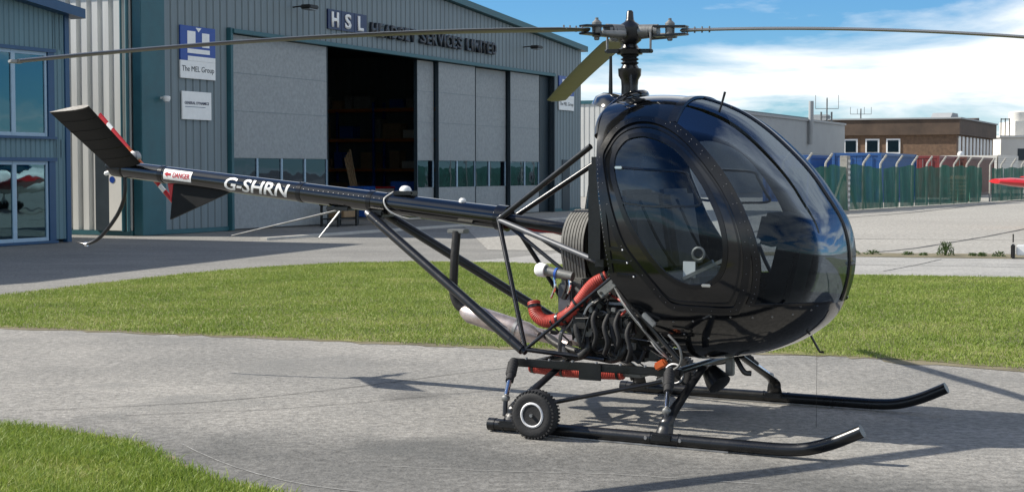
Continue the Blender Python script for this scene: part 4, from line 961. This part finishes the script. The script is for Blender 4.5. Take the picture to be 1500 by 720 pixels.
# ---- tail boom
b0, b1 = V(-.96, 0, 1.310), V(-4.42, 0, 1.648); bt = (b1 - b0).normalized(); bn = V(0, 0, 1) - bt * bt.z; bn.normalize()
def boom_at(x): t = (x - b0.x) / (b1.x - b0.x); return b0 + (b1 - b0) * t, .080 + (.066 - .080) * t
BM = part(MB().tube([b0 + (b1 - b0) * k / 12 for k in range(13)], [.080 + (.066 - .080) * k / 12 for k in range(13)], 28), 'tail_boom', 'black')
for x_ in (-.985, -1.9, -2.05, -2.68, -4.03):
    c_, r_ = boom_at(x_); part(MB().lathe([(-.02, r_ + .002), (-.018, r_ + .004), (.018, r_ + .004), (.02, r_ + .002)], c_, bt, 28), 'boom_band', 'frame', BM)
mb = MB()
for k in range(26):
    c_, r_ = boom_at(-1.95 - k * .045); mb.lathe([(-.001, .004), (.002, .003)], c_ + V(0, -1, .45).normalized() * (r_ + .001), V(0, -1, .45), 6)
tag(part(mb, 'boom_rivets', 'skinrivet', BM), kind='stuff')
def wrap_text(body, x0, x1, hgt, zo, m, name, bold=.03, shear=0.0, extra=None, lift=.0025):
    me, wd = text_mesh(body, hgt, 0, bold, shear, width=abs(x1 - x0)) if body else (extra, 0)
    bm = bmesh.new(); bm.from_mesh(me)
    bmesh.ops.triangulate(bm, faces=list(bm.faces))
    for k in range(-14, 15): bmesh.ops.bisect_plane(bm, geom=list(bm.verts) + list(bm.edges) + list(bm.faces), plane_co=(0, 0, zo * 0 + hgt / 2 + k * .012), plane_no=(0, 0, 1))
    for v in bm.verts:
        xx = x0 + v.co.x * (1 if x1 > x0 else -1); c_, r_ = boom_at(xx); a = (v.co.z - hgt / 2 + zo) / r_; rr = r_ + lift
        v.co = c_ + V(0, -1, 0) * (rr * math.cos(a)) + bn * (rr * math.sin(a))
    bm.to_mesh(me); bm.free(); return link(name, me, M[m], BM, False)
wrap_text('G-SHRN', -3.37, -2.76, .105, .0, 'white', 'registration_lettering', .02, .2)
def plate_mesh(w_, h_):
    me = bpy.data.meshes.new('p'); n = 6; vs = []; fs = []
    for i in range(n + 1): vs += [(w_ * i / n, 0, 0), (w_ * i / n, 0, h_)]
    for i in range(n): fs.append((2 * i, 2 * i + 2, 2 * i + 3, 2 * i + 1))
    me.from_pydata(vs, [], fs); me.update(); return me
wrap_text(None, -3.98, -3.70, .085, .012, 'white', 'danger_placard', extra=plate_mesh(.28, .085))
wrap_text('DANGER', -3.885, -3.715, .042, .012, 'red', 'danger_lettering', .02, .1, lift=.0042)
am = bpy.data.meshes.new('a'); am.from_pydata([(.0, 0, .021), (.03, 0, 0), (.03, 0, .012), (.065, 0, .012), (.065, 0, .030), (.03, 0, .030), (.03, 0, .042)], [], [(0, 1, 2, 5, 6), (2, 3, 4, 5)]); am.update()
wrap_text(None, -3.968, -3.9, .042, .012, 'red', 'danger_arrow', extra=am, lift=.0042)
# boom fittings
c_, r_ = boom_at(-1.78)
st = part(MB().box(c_ + bn * (r_ + .012), (.17, .09, .03)), 'strobe_base', 'satin', BM, bev=.008)
part(MB().lathe([(0, .045), (.015, .043), (.032, .03), (.038, .01)], c_ + bn * (r_ + .027), bn, 16), 'strobe_dome', 'white', st)
c_, r_ = boom_at(-1.30); part(MB().lathe([(-.01, .028), (.012, .026), (.024, .014)], c_ + bn * r_, bn, 12), 'position_lamp', 'white', BM)
c_, r_ = boom_at(-1.88); part(MB().tube([c_ + V(.02, -.02, r_ + .01), c_ + V(-.02, -.085, .03), c_ + V(.03, -.09, -.05), c_ + V(.14, -.05, -.10), c_ + V(.25, -.01, -.10)], .006, 6, smooth=5), 'antenna_cable', 'wire', BM)
c_, r_ = boom_at(-2.33); part(MB().box(c_ - bn * (r_ + .01), (.20, .10, .03)), 'antenna_bracket', 'satin', BM, bev=.006)
part(MB().tube([c_ + V(.02, -.03, -.09), V(-3.12, -.30, 1.155)], [.008, .004], 6), 'whisker_antenna', 'steel', BM)
part(MB().tube([c_ + V(.02, -.03, -.09), V(-2.42, -.16, 1.15)], [.008, .004], 6), 'whisker_antenna', 'steel', BM)
c_, r_ = boom_at(-1.98); part(MB().box(c_ - bn * (r_ + .004), (.16, .19, .05)), 'strut_saddle', 'satin', BM, bev=.012)
# fin, stabiliser, tail gear
part(MB().prism([(-3.92, -.012, 1.58), (-3.97, -.006, 1.255), (-3.30, -.012, 1.50)], (0, .024, 0)), 'ventral_fin', 'matt', BM, False)
part(MB().prism([(-3.925, -.014, 1.55), (-3.99, -.014, 1.56), (-3.955, -.008, 1.40)], (0, .028, 0)), 'fin_edge', 'red', BM, False)
def stab():
    root = [V(-4.22, -.06, 1.70), V(-4.53, -.06, 1.655)]; tip = [V(-4.235, -.60, 2.125), V(-4.640, -.60, 2.085)]
    prof = [(0, 0), (.04, .45), (.12, .8), (.3, 1), (.6, .7), (1, .06), (1, -.06), (.6, -.7), (.3, -1), (.12, -.8), (.04, -.45)]
    vs = []; fs = []; n = 8; m_ = len(prof); nr = V(.0, .62, .78)
    for i in range(n + 1):
        t = i / n; le = root[0].lerp(tip[0], t); te = root[1].lerp(tip[1], t)
        for u, v in prof: vs.append(le.lerp(te, u) + nr * v * .021)
    for i in range(n):
        for k in range(m_): k2 = (k + 1) % m_; fs.append((i * m_ + k, i * m_ + k2, (i + 1) * m_ + k2, (i + 1) * m_ + k))
    fs += [tuple(range(m_)), tuple(n * m_ + k for k in range(m_))]
    o = part(MB().add(vs, fs), 'stabiliser', 'matt')
    for i in range(1, 6):
        t = i / 6; le = root[0].lerp(tip[0], t); te = root[1].lerp(tip[1], t); P = [le.lerp(te, u) - nr * (v * .021 + .0015) for u, v in prof[:6]]
        part(MB().tube(P, .0028, 5), 'rib_line', 'frame', o)
    le, te = tip; P = [le.lerp(te, u) + nr * v * .0215 for u, v in prof]; d = (tip[0] - root[0]).normalized() * .012
    part(MB().prism(P, d), 'tip_cap', 'dark', o, False)
stab()
part(MB().lathe([(-.10, .035), (-.06, .07), (.05, .07), (.1, .045), (.14, .02)], (-4.50, 0, 1.66), (-1, 0, .1), 16), 'tail_gearbox', 'satin')
part(MB().tube([(-4.52, 0, 1.69), (-4.52, .20, 1.75)], .03, 12), 'tail_rotor_shaft', 'satin')
TR = part(MB().lathe([(-.03, .03), (-.02, .05), (.03, .05), (.045, .02)], (-4.52, .20, 1.75), (0, 1, 0), 14), 'tail_rotor', 'steel')
for s_ in (1, -1):
    d = V(-.70, 0, .64).normalized() * s_; pr = V(d.z, 0, -d.x); o_ = V(-4.52, .215, 1.75)
    part(MB().bar(o_ + d * .03, o_ + d * .12, .03, .03, (0, 1, 0)), 'tail_blade_grip', 'amber', TR, bev=.004)
    for (a, b, m_) in ((.10, .34, 'red'), (.341, .41, 'white'), (.411, .525, 'red')):
        mbx = MB(); P = []
        for (u, v) in ((.5, 0), (.3, .008), (0, .010), (-.5, .001), (-.5, -.001), (0, -.010), (.3, -.008)): P.append(o_ + d * a + pr * (u * .042) + V(0, 1, 0) * v)
        part(mbx.prism(P, d * (b - a)), 'tail_blade_section', m_, TR, False)
part(MB().tube([(-4.44, 0, 1.62), (-4.445, 0, 1.45), (-4.50, 0, 1.32), (-4.61, 0, 1.19), (-4.73, 0, 1.09), (-4.84, 0, 1.045), (-4.92, 0, 1.045), (-4.97, 0, 1.06)], [.016, .016, .016, .016, .016, .013, .009, .006], 10, smooth=5), 'tail_guard', 'satin')
part(MB().lathe([(-.012, .017), (.012, .017)], (-4.865, 0, 1.04), (-1, 0, -.1), 10), 'guard_clamp', 'chrome')
part(MB().lathe([(0, .018), (.05, .018), (.06, .008)], (-4.56, -.03, 1.63), (-1, -.3, -.3), 10), 'tail_lamp', 'white')

# ---- boom struts and truss
for sy in (-1, 1):
    tp = V(-2.0, sy * .11, 1.315); lw = V(-.56, sy * .46, .455)
    s_ = part(MB().tube([tp, lw], .034, 14), 'boom_strut', 'satin')
    part(MB().tube([tp + (tp - lw).normalized() * .05, tp - (tp - lw).normalized() * .10], [.018, .034], 10), 'strut_end', 'steel', s_)
    part(MB().tube([lw - (lw - tp).normalized() * .12, lw + (lw - tp).normalized() * .03], [.036, .020], 10), 'strut_end', 'satin', s_)
    nd = V(-.95, sy * .09, 1.30); ln = V(-.54, sy * .46, .46)
    part(MB().tube([nd, V(-.18, sy * .22, 1.80)], .020, 10), 'upper_truss_tube', 'satin')
    part(MB().tube([nd, ln], .017, 10), 'truss_tube', 'satin')
    part(MB().tube([nd, V(-.02, sy * .40, 1.045)], .019, 10), 'truss_tube', 'gunmetal' if sy < 0 else 'satin')
    part(MB().tube([V(-.90, sy * .08, 1.28), V(-.30, sy * .18, .90)], .014, 8), 'truss_tube', 'satin')
    part(MB().tube([ln, V(.10, sy * .50, .955)], .012, 8), 'truss_tube', 'satin')
    part(MB().tube([ln, V(.02, sy * .42, .42)], .016, 8), 'truss_tube', 'satin')
    part(MB().tube([V(.12, sy * .50, .93), V(.56, sy * .45, .44)], .017, 8), 'truss_tube', 'satin')
part(MB().tube([(-.98, 0, 1.31), (-.42, 0, 1.24)], .040, 14), 'tail_drive_shaft', 'satin')
part(MB().tube([(-.90, .05, 1.24), (-.30, .12, 1.20)], .014, 8), 'control_tube', 'red')
part(MB().lathe([(-.04, .09), (.04, .09)], b0, bt, 24), 'boom_collar', 'frame')

# ---- belt drive
PU = part(MB().lathe([(-.09, .05), (-.09, .20), (-.088, .222)] + [(-.085 + .0213 * k + d, r_) for k in range(8) for d, r_ in ((0, .238), (.010, .240), (.0155, .222), (.019, .222))] + [(.09, .235), (.09, .205), (.07, .19), (.07, .05)], (-.30, 0, 1.13), (1, 0, 0), 40), 'drive_pulley', 'dark')
for k in range(8):
    x_ = -.385 + .0213 * k; P = []
    for i in range(26): a = R(205 - 230 * i / 25 + 0); P.append(V(x_ + .006, math.cos(a) * .244, 1.13 + math.sin(a) * .244))
    pl_ = [V(x_ + .006, -.15, .72)] + P + [V(x_ + .006, .15, .72)]; vs = []; fs = []
    for i, p in enumerate(pl_):
        r_ = V(0, p.y, p.z - 1.13).normalized() if 0 < i < len(pl_) - 1 else V(0, p.y, 0).normalized()
        vs += [p - r_ * .006 + V(-.0075, 0, 0), p + r_ * .005 + V(-.0075, 0, 0), p + r_ * .005 + V(.0075, 0, 0), p - r_ * .006 + V(.0075, 0, 0)]
    for i in range(len(pl_) - 1):
        for q in range(4): fs.append((i * 4 + q, i * 4 + (q + 1) % 4, i * 4 + 4 + (q + 1) % 4, i * 4 + 4 + q))
    part(MB().add(vs, fs), 'drive_belt', 'belt', PU)
part(MB().lathe([(-.09, .05), (-.09, .14), (.09, .14), (.09, .05)], (-.30, 0, .68), (1, 0, 0), 28), 'engine_pulley', 'dark')
part(MB().lathe([(-.12, .08), (-.1, .14), (.08, .15), (.15, .1), (.22, .06)], (-.12, 0, 1.30), (.2, 0, 1), 20), 'main_gearbox', 'dark')
part(MB().b2(-.16, .02, -.30, .30, 1.36, 1.78), 'gearbox_housing', 'satin', bev=.05)
part(MB().b2(-.10, .06, -.47, .47, 1.02, 1.72), 'rear_fairing', 'satin', bev=.05)
TK = part(MB().lathe([(-.42, .02), (-.40, .12), (-.33, .2), (-.2, .25), (.1, .26), (.28, .22), (.36, .1), (.38, .02)], (-.24, .42, 1.42), (.2, 0, 1), 22), 'fuel_tank', 'black')
part(MB().lathe([(0, .04), (.02, .04), (.03, .02)], (-.17, .42, 1.79), (.2, 0, 1), 12), 'filler_cap', 'steel', TK)

# ---- engine
EN_ = part(MB().box((-.05, 0, .60), (.62, .36, .30)), 'engine', 'dark', bev=.05)
part(MB().box((-.05, 0, .43), (.5, .30, .10)), 'oil_sump', 'dark', EN_, bev=.03)
for sy in (-1, 1):
    for k, x_ in enumerate((-.14, .12)):
        cy = part(MB().lathe([(0, .075)] + [(.02 + .014 * q + d, r_) for q in range(11) for d, r_ in ((0, .098), (.005, .098), (.0055, .08), (.0135, .08))] + [(.19, .095), (.25, .09), (.26, .06)], (x_, sy * .17, .62), (0, sy, .06), 20), 'cylinder', 'alu', EN_)
        part(MB().box((x_, sy * .44, .66), (.13, .06, .12)), 'rocker_cover', 'dark', cy, bev=.02)
        part(MB().tube([(x_ + .03, sy * .40, .56), (x_ + .05, sy * .44, .49), (x_ - .02, sy * .42, .43), (x_ - .16, sy * .34, .42), (-.40, sy * .2, .46), (-.62, sy * .04, .52)], .026, 10, smooth=5), 'exhaust_pipe', 'dark', cy)
        part(MB().tube([(x_ - .04, sy * .42, .72), (x_ - .02, sy * .46, .60), (x_ + .02, sy * .44, .50), (x_ + .03, sy * .30, .42)], .022, 10, smooth=5), 'intake_pipe', 'rubber', cy)
        part(MB().tube([(x_ + .02, sy * .45, .70), (x_ + .08, sy * .47, .78), (.02, sy * .35, .84)], .008, 6, smooth=4), 'ignition_lead', 'hose' if k else 'wire', cy)
part(MB().box((-.28, -.22, .83), (.16, .16, .20)), 'oil_cooler', 'alu', EN_, bev=.01)
part(MB().box((-.05, -.18, .86), (.22, .22, .16)), 'magneto_housing', 'dark', EN_, bev=.02)
oc = part(MB().tube([(-.45, -.36, .98), (-.24, -.36, .945)], .032, 14), 'oil_reservoir', 'alu')
part(MB().lathe([(0, .045), (.05, .048), (.07, .035), (.075, .01)], (-.44, -.36, .978), (-1, 0, .15), 16), 'white_cap', 'white', oc)
part(MB().lathe([(-.008, .036), (.008, .036)], (-.36, -.36, .965), (1, 0, -.16), 14), 'clamp_band', 'bluebin', oc)
for dx in (-.38, -.3, -.27): part(MB().tube([(dx, -.36, .95), (dx + .02, -.38, .88), (dx - .02, -.36, .80)], .009, 6, smooth=4), 'oil_line', random.choice(['hose', 'chrome', 'rubber']), oc)
def hose(pts, r_, name):
    C_ = crom(pts, 14); n = len(C_); d_ = [0]
    for i in range(1, n): d_.append(d_[-1] + (C_[i] - C_[i - 1]).length)
    k = int(d_[-1] / .0065); P = []; rs = []
    for i in range(k + 1):
        s_ = d_[-1] * i / k; j = min(n - 2, max(0, int(np.searchsorted(d_, s_)) - 1)); t = (s_ - d_[j]) / max(1e-6, d_[j + 1] - d_[j]); P.append(C_[j].lerp(C_[j + 1], t)); rs.append(r_ if i % 2 else r_ * .93)
    h = part(MB().tube(P, rs, 16), name, 'hose')
    for f_ in (.04, .36, .62, .96):
        i = min(k - 1, int(k * f_)); part(MB().lathe([(-.009, r_ * 1.04), (.009, r_ * 1.04)], P[i], P[i + 1] - P[i], 16), 'hose_clamp', 'satin', h)
hose([(.03, -.40, .955), (-.06, -.43, .90), (-.15, -.44, .79), (-.24, -.43, .70), (-.33, -.42, .66), (-.42, -.41, .65), (-.49, -.40, .69), (-.52, -.38, .77)], .045, 'cooling_hose')
hose([(-.55, -.36, .335), (-.35, -.37, .325), (-.1, -.38, .325), (.14, -.39, .335)], .042, 'cooling_hose')
MU = part(MB().lathe([(-.03, .03), (0, .05), (.04, .068), (.50, .072), (.55, .06), (.60, .035)], (-1.20, -.12, .655), (.96, 0, -.24), 22), 'muffler', 'exhaust')
part(MB().lathe([(-.012, .076), (.012, .076)], (-.78, -.12, .55), (.96, 0, -.24), 22), 'muffler_strap', 'steel', MU)
part(MB().tube([(-1.17, -.12, .65), (-1.26, -.12, .70), (-1.295, -.12, .78), (-1.295, -.12, .86), (-1.285, -.12, 1.04), (-1.28, -.10, 1.215)], .031, 14, smooth=6), 'exhaust_stack', 'dark', MU)
part(MB().box((-1.28, -.08, 1.215), (.14, .08, .03)), 'stack_bracket', 'alu', MU, bev=.006)
for s_ in (-.09, .10): part(MB().tube([(-.9, s_ - .12, .56), (-.62, s_ * .6, .50), (-.4, s_, .46)], .034, 10, smooth=5), 'muffler_inlet', 'exhaust', MU)
# wiring and small bits
for k in range(5):
    j = lambda s_: random.uniform(-s_, s_)
    part(MB().tube([(.12, -.52, .93), (.24 + j(.02), -.56, .80 + j(.02)), (.34 + j(.02), -.55, .66 + j(.02)), (.44 + j(.03), -.55, .54 + j(.02)), (.52, -.50, .45)], .005 + .002 * (k == 0), 6, smooth=5), 'wiring_loom', ('alu', 'rubber', 'rubber', 'wire', 'rubber')[k])
part(MB().box((.10, -.53, .90), (.17, .015, .055), Matrix.Rotation(R(-38), 3, 'Y')), 'mount_plate', 'alu', bev=.004)
for q in (-.05, .04): part(MB().lathe([(0, .010), (.008, .010)], (.10 + q, -.538, .90 + q * .78), (0, -1, 0), 8), 'plate_bolt', 'dark')
part(MB().box((.40, -.57, .71), (.11, .03, .035), Matrix.Rotation(R(40), 3, 'Y')), 'terminal_box', 'steel', bev=.006)
part(MB().tube([(.52, -.55, .62), (.60, -.56, .54), (.60, -.55, .44), (.52, -.54, .38)], .008, 8, smooth=6), 'white_cable', 'alu')
part(MB().box((.47, -.55, .43), (.08, .05, .05), Matrix.Rotation(R(-30), 3, 'Y')), 'orange_connector', 'amber', bev=.01)
for k in range(10):
    x_ = random.uniform(-.3, .4); z_ = random.uniform(.5, .9); part(MB().tube([(x_, -.36, z_), (x_ + random.uniform(-.1, .1), -.46, z_ - .05), (x_ + random.uniform(-.1, .1), -.40, z_ - .18)], random.choice([.006, .010, .014]), 6, smooth=4), 'engine_hose', random.choice(['rubber', 'rubber', 'steel', 'dark']))

for k in range(34):
    x_ = random.uniform(-.08, .40); z_ = random.uniform(.46, .84 - max(0, x_) * .9); y_ = random.uniform(-.46, -.38); r_ = random.choice([.004, .005, .007, .012])
    j = lambda q: random.uniform(-q, q)
    part(MB().tube([(x_, y_, z_), (x_ + j(.12), y_ - .02, z_ + j(.08)), (x_ + j(.2), y_ + j(.03), z_ + j(.12))], r_, 6, smooth=4), 'engine_hose', random.choice(['rubber', 'rubber', 'dark', 'dark', 'satin', 'gunmetal']))
for k in range(16):
    x_ = random.uniform(-.30, .36); z_ = random.uniform(.48, .86 - max(0, x_) * .8)
    part(MB().box((x_, -.45, z_), (random.uniform(.02, .06), .03, random.uniform(.015, .05)), Matrix.Rotation(random.uniform(-.8, .8), 3, 'Y')), 'engine_fitting', random.choice(['alu', 'dark', 'steel', 'dark', 'satin']), bev=.003)
for k, (x_, z_) in enumerate(((-.02, .64), (.06, .60), (.14, .62), (.22, .56))):
    part(MB().tube([(x_, -.44, z_ + .12), (x_ - .01, -.49, z_ + .04), (x_ + .015, -.49, z_ - .06), (x_ - .03, -.44, z_ - .14)], .016, 10, smooth=5), 'induction_hose', 'rubber')
part(MB().box((-.30, -.34, .80), (.10, .05, .20)), 'cooling_shroud', 'gunmetal', bev=.01)
# ---- landing gear
for sy in (-1, 1):
    rl = part(MB().b2(-.60, .60, sy * .52 - .03, sy * .52 + .03, .355, .405), 'frame_rail', 'satin', bev=.008)
    for q in range(7): part(MB().lathe([(0, .010), (.012, .008)], (-.5 + q * .17, sy * .52, .404), (0, 0, 1), 8), 'rail_bolt', 'steel', rl)
    part(MB().b2(-.10, .06, sy * .555 - .004, sy * .555 + .004, .30, .41), 'step_plate', 'satin', rl, bev=.003)
    TY = sy * .995
    sk = part(MB().tube([(-.50, TY, .045), (0, TY, .045), (.6, TY, .045), (1.2, TY, .045), (1.42, TY, .047), (1.56, TY, .062), (1.70, TY, .105), (1.83, TY, .165), (1.88, TY, .19)], .038, 16, smooth=4), 'skid', 'satin')
    part(MB().lathe([(-.02, .041), (.03, .041)], (-.49, TY, .045), (1, 0, 0), 16), 'skid_cap', 'satin', sk)
    part(MB().b2(.0, 1.1, TY - .03, TY + .03, .002, .012), 'wear_shoe', 'steel', sk, False)
    for x_ in (-.40, -.28, .60, .78): part(MB().lathe([(-.006, .041), (.006, .041)], (x_, TY, .045), (1, 0, 0), 16), 'skid_clamp', 'satin', sk)
    for q in (.58, .70, .80): part(MB().lathe([(0, .012), (.006, .010)], (q, TY + sy * .036, .05), (0, sy, 0), 8), 'clamp_bolt', 'steel', sk)
    for name, xt_, xf_ in (('rear_leg', -.38, -.36), ('front_leg', .55, .68)):
        top = V(xt_ + (.12 if name == 'front_leg' else .1), sy * .34, .40); knee = V(xf_ + .01, sy * .93, .17); foot = V(xf_, TY, .055)
        vs = []; fs = []; P = [top, top.lerp(knee, .5), knee, knee.lerp(foot, .5) + V(0, sy * .008, 0), foot]; ws = (.05, .06, .085, .10, .12); ts = (.030, .030, .032, .034, .040)
        P2 = crom(P, 5); n = len(P2); m_ = 10
        for i, p in enumerate(P2):
            t = (P2[min(i + 1, n - 1)] - P2[max(i - 1, 0)]).normalized(); fw = V(1, 0, 0); fw = (fw - t * fw.dot(t)).normalized(); o_ = t.cross(fw)
            wv = np.interp(i / (n - 1), (0, .25, .5, .75, 1), ws); tv = np.interp(i / (n - 1), (0, .25, .5, .75, 1), ts)
            for k in range(m_): a = 2 * math.pi * k / m_; vs.append(p + fw * math.cos(a) * wv / 2 + o_ * math.sin(a) * tv / 2)
        for i in range(n - 1):
            for k in range(m_): k2 = (k + 1) % m_; fs.append((i * m_ + k, i * m_ + k2, (i + 1) * m_ + k2, (i + 1) * m_ + k))
        fs += [tuple(range(m_)), tuple((n - 1) * m_ + k for k in range(m_))]
        lg = part(MB().add(vs, fs), name, 'satin')
        part(MB().b2(xf_ - .07, xf_ + .07, TY - .045, TY + .045, .03, .075), 'foot_saddle', 'satin', lg, bev=.01)
        # oleo damper from rail to knee
        a = V(xt_ - (.17 if name == 'rear_leg' else -.0), sy * .60, .40); b = V(xf_ - (.06 if name == 'rear_leg' else .0), sy * .955, .185); d = (b - a)
        ol = part(MB().tube([a, a + d * .50], .027, 14), 'oleo_damper', 'rubber', lg)
        part(MB().lathe([(.02 + .014 * k, .036 if k % 2 else .029) for k in range(11)], a, d, 14), 'gaiter', 'rubber', lg)
        part(MB().tube([a + d * .5, a + d * .86], .017, 12), 'oleo_rod', 'chrome', lg)
        part(MB().lathe([(-.024, .012), (-.018, .022), (.018, .022), (.024, .012)], b - d * .08, (0, sy, 0), 12), 'lower_lug', 'alu', lg)
        part(MB().tube([b - d * .08, V(b.x + .01, TY - sy * .02, .10)], .016, 8), 'lug_fork', 'satin', lg)
    part(MB().tube([(-.30, sy * .92, .15), (.50, sy * .60, .33)], .014, 10), 'drag_brace', 'satin')
    # ground handling wheel outside the skid
    WX, WY, WZ = -.12, sy * 1.115, .150
    wl = part(MB().lathe([(-.045, .078), (-.05, .10), (-.052, .12), (-.045, .138), (-.03, .147), (0, .150), (.03, .147), (.045, .138), (.052, .12), (.05, .10), (.045, .078)], (WX, WY, WZ), (0, 1, 0), 40), 'ground_wheel', 'rubber')
    mb = MB()
    for k in range(40):
        a = 2 * math.pi * k / 40
        for e in (-.034, .034):
            rv = V(math.cos(a + (e > 0) * .08), 0, math.sin(a + (e > 0) * .08)); mb.box(V(WX, WY + e, WZ) + rv * .1435, (.012, .026, .012), Matrix.Rotation(-a, 3, 'Y'))
    tag(part(mb, 'tyre_tread', 'rubber', wl, smooth=False), kind='stuff')
    rm = part(MB().lathe([(-.044, .080), (-.050, .076), (-.052, .070), (-.046, .064), (-.02, .058), (.02, .058), (.046, .064), (.052, .070), (.050, .076), (.044, .080)], (WX, WY, WZ), (0, 1, 0), 32), 'wheel_rim', 'rimgrey', wl)
    part(MB().lathe([(-.012, .060), (.012, .060)], (WX, WY, WZ), (0, 1, 0), 24), 'rim_web', 'gunmetal', rm)
    part(MB().lathe([(-.044, .012), (-.042, .022), (-.03, .026), (.03, .026), (.042, .022), (.044, .012)], (WX, WY, WZ), (0, 1, 0), 16), 'wheel_hub', 'rimgrey', rm)
    for k in range(5):
        a = 2 * math.pi * k / 5 + .3; cx_, sx_ = math.cos(a), math.sin(a)
        part(MB().bar((WX + cx_ * .02, WY, WZ + sx_ * .02), (WX + cx_ * .062, WY, WZ + sx_ * .062), .022, .074, (0, 1, 0)), 'rim_spoke', 'rimgrey', rm, bev=.004)
    for e in (-1, 1): part(MB().lathe([(0, .012), (.012, .010)], (WX, WY + e * .046, WZ), (0, e, 0), 6), 'axle_nut', 'steel', wl)
    part(MB().tube([(WX, WY + .06 * sy, WZ), (WX, TY - sy * .02, WZ)], .011, 8), 'axle', 'steel', wl)
    part(MB().bar((WX, TY + sy * .02, WZ), (WX - .16, TY + sy * .02, .055), .02, .04), 'wheel_arm', 'steel', wl)
for x_ in (-.45, .55): part(MB().tube([(x_, -.52, .38), (x_, .52, .38)], .024, 12), 'cross_tube', 'satin')
part(MB().lathe([(-.10, .02), (-.07, .055), (.0, .075), (.05, .08), (.055, .07)], (.66, -.10, .30), (.5, -.2, -.5), 18), 'landing_light', 'satin')
part(MB().box((.74, -.05, .375), (.05, .05, .11)), 'drain_box', 'alu', bev=.006)
part(MB().box((.16, -.30, .335), (.22, .20, .045)), 'battery_tray', 'alu', bev=.01)
part(MB().tube([(.80, -.1, .44), (.86, -.12, .36), (.9, -.1, .35)], .018, 8, smooth=4), 'belly_vent', 'satin')
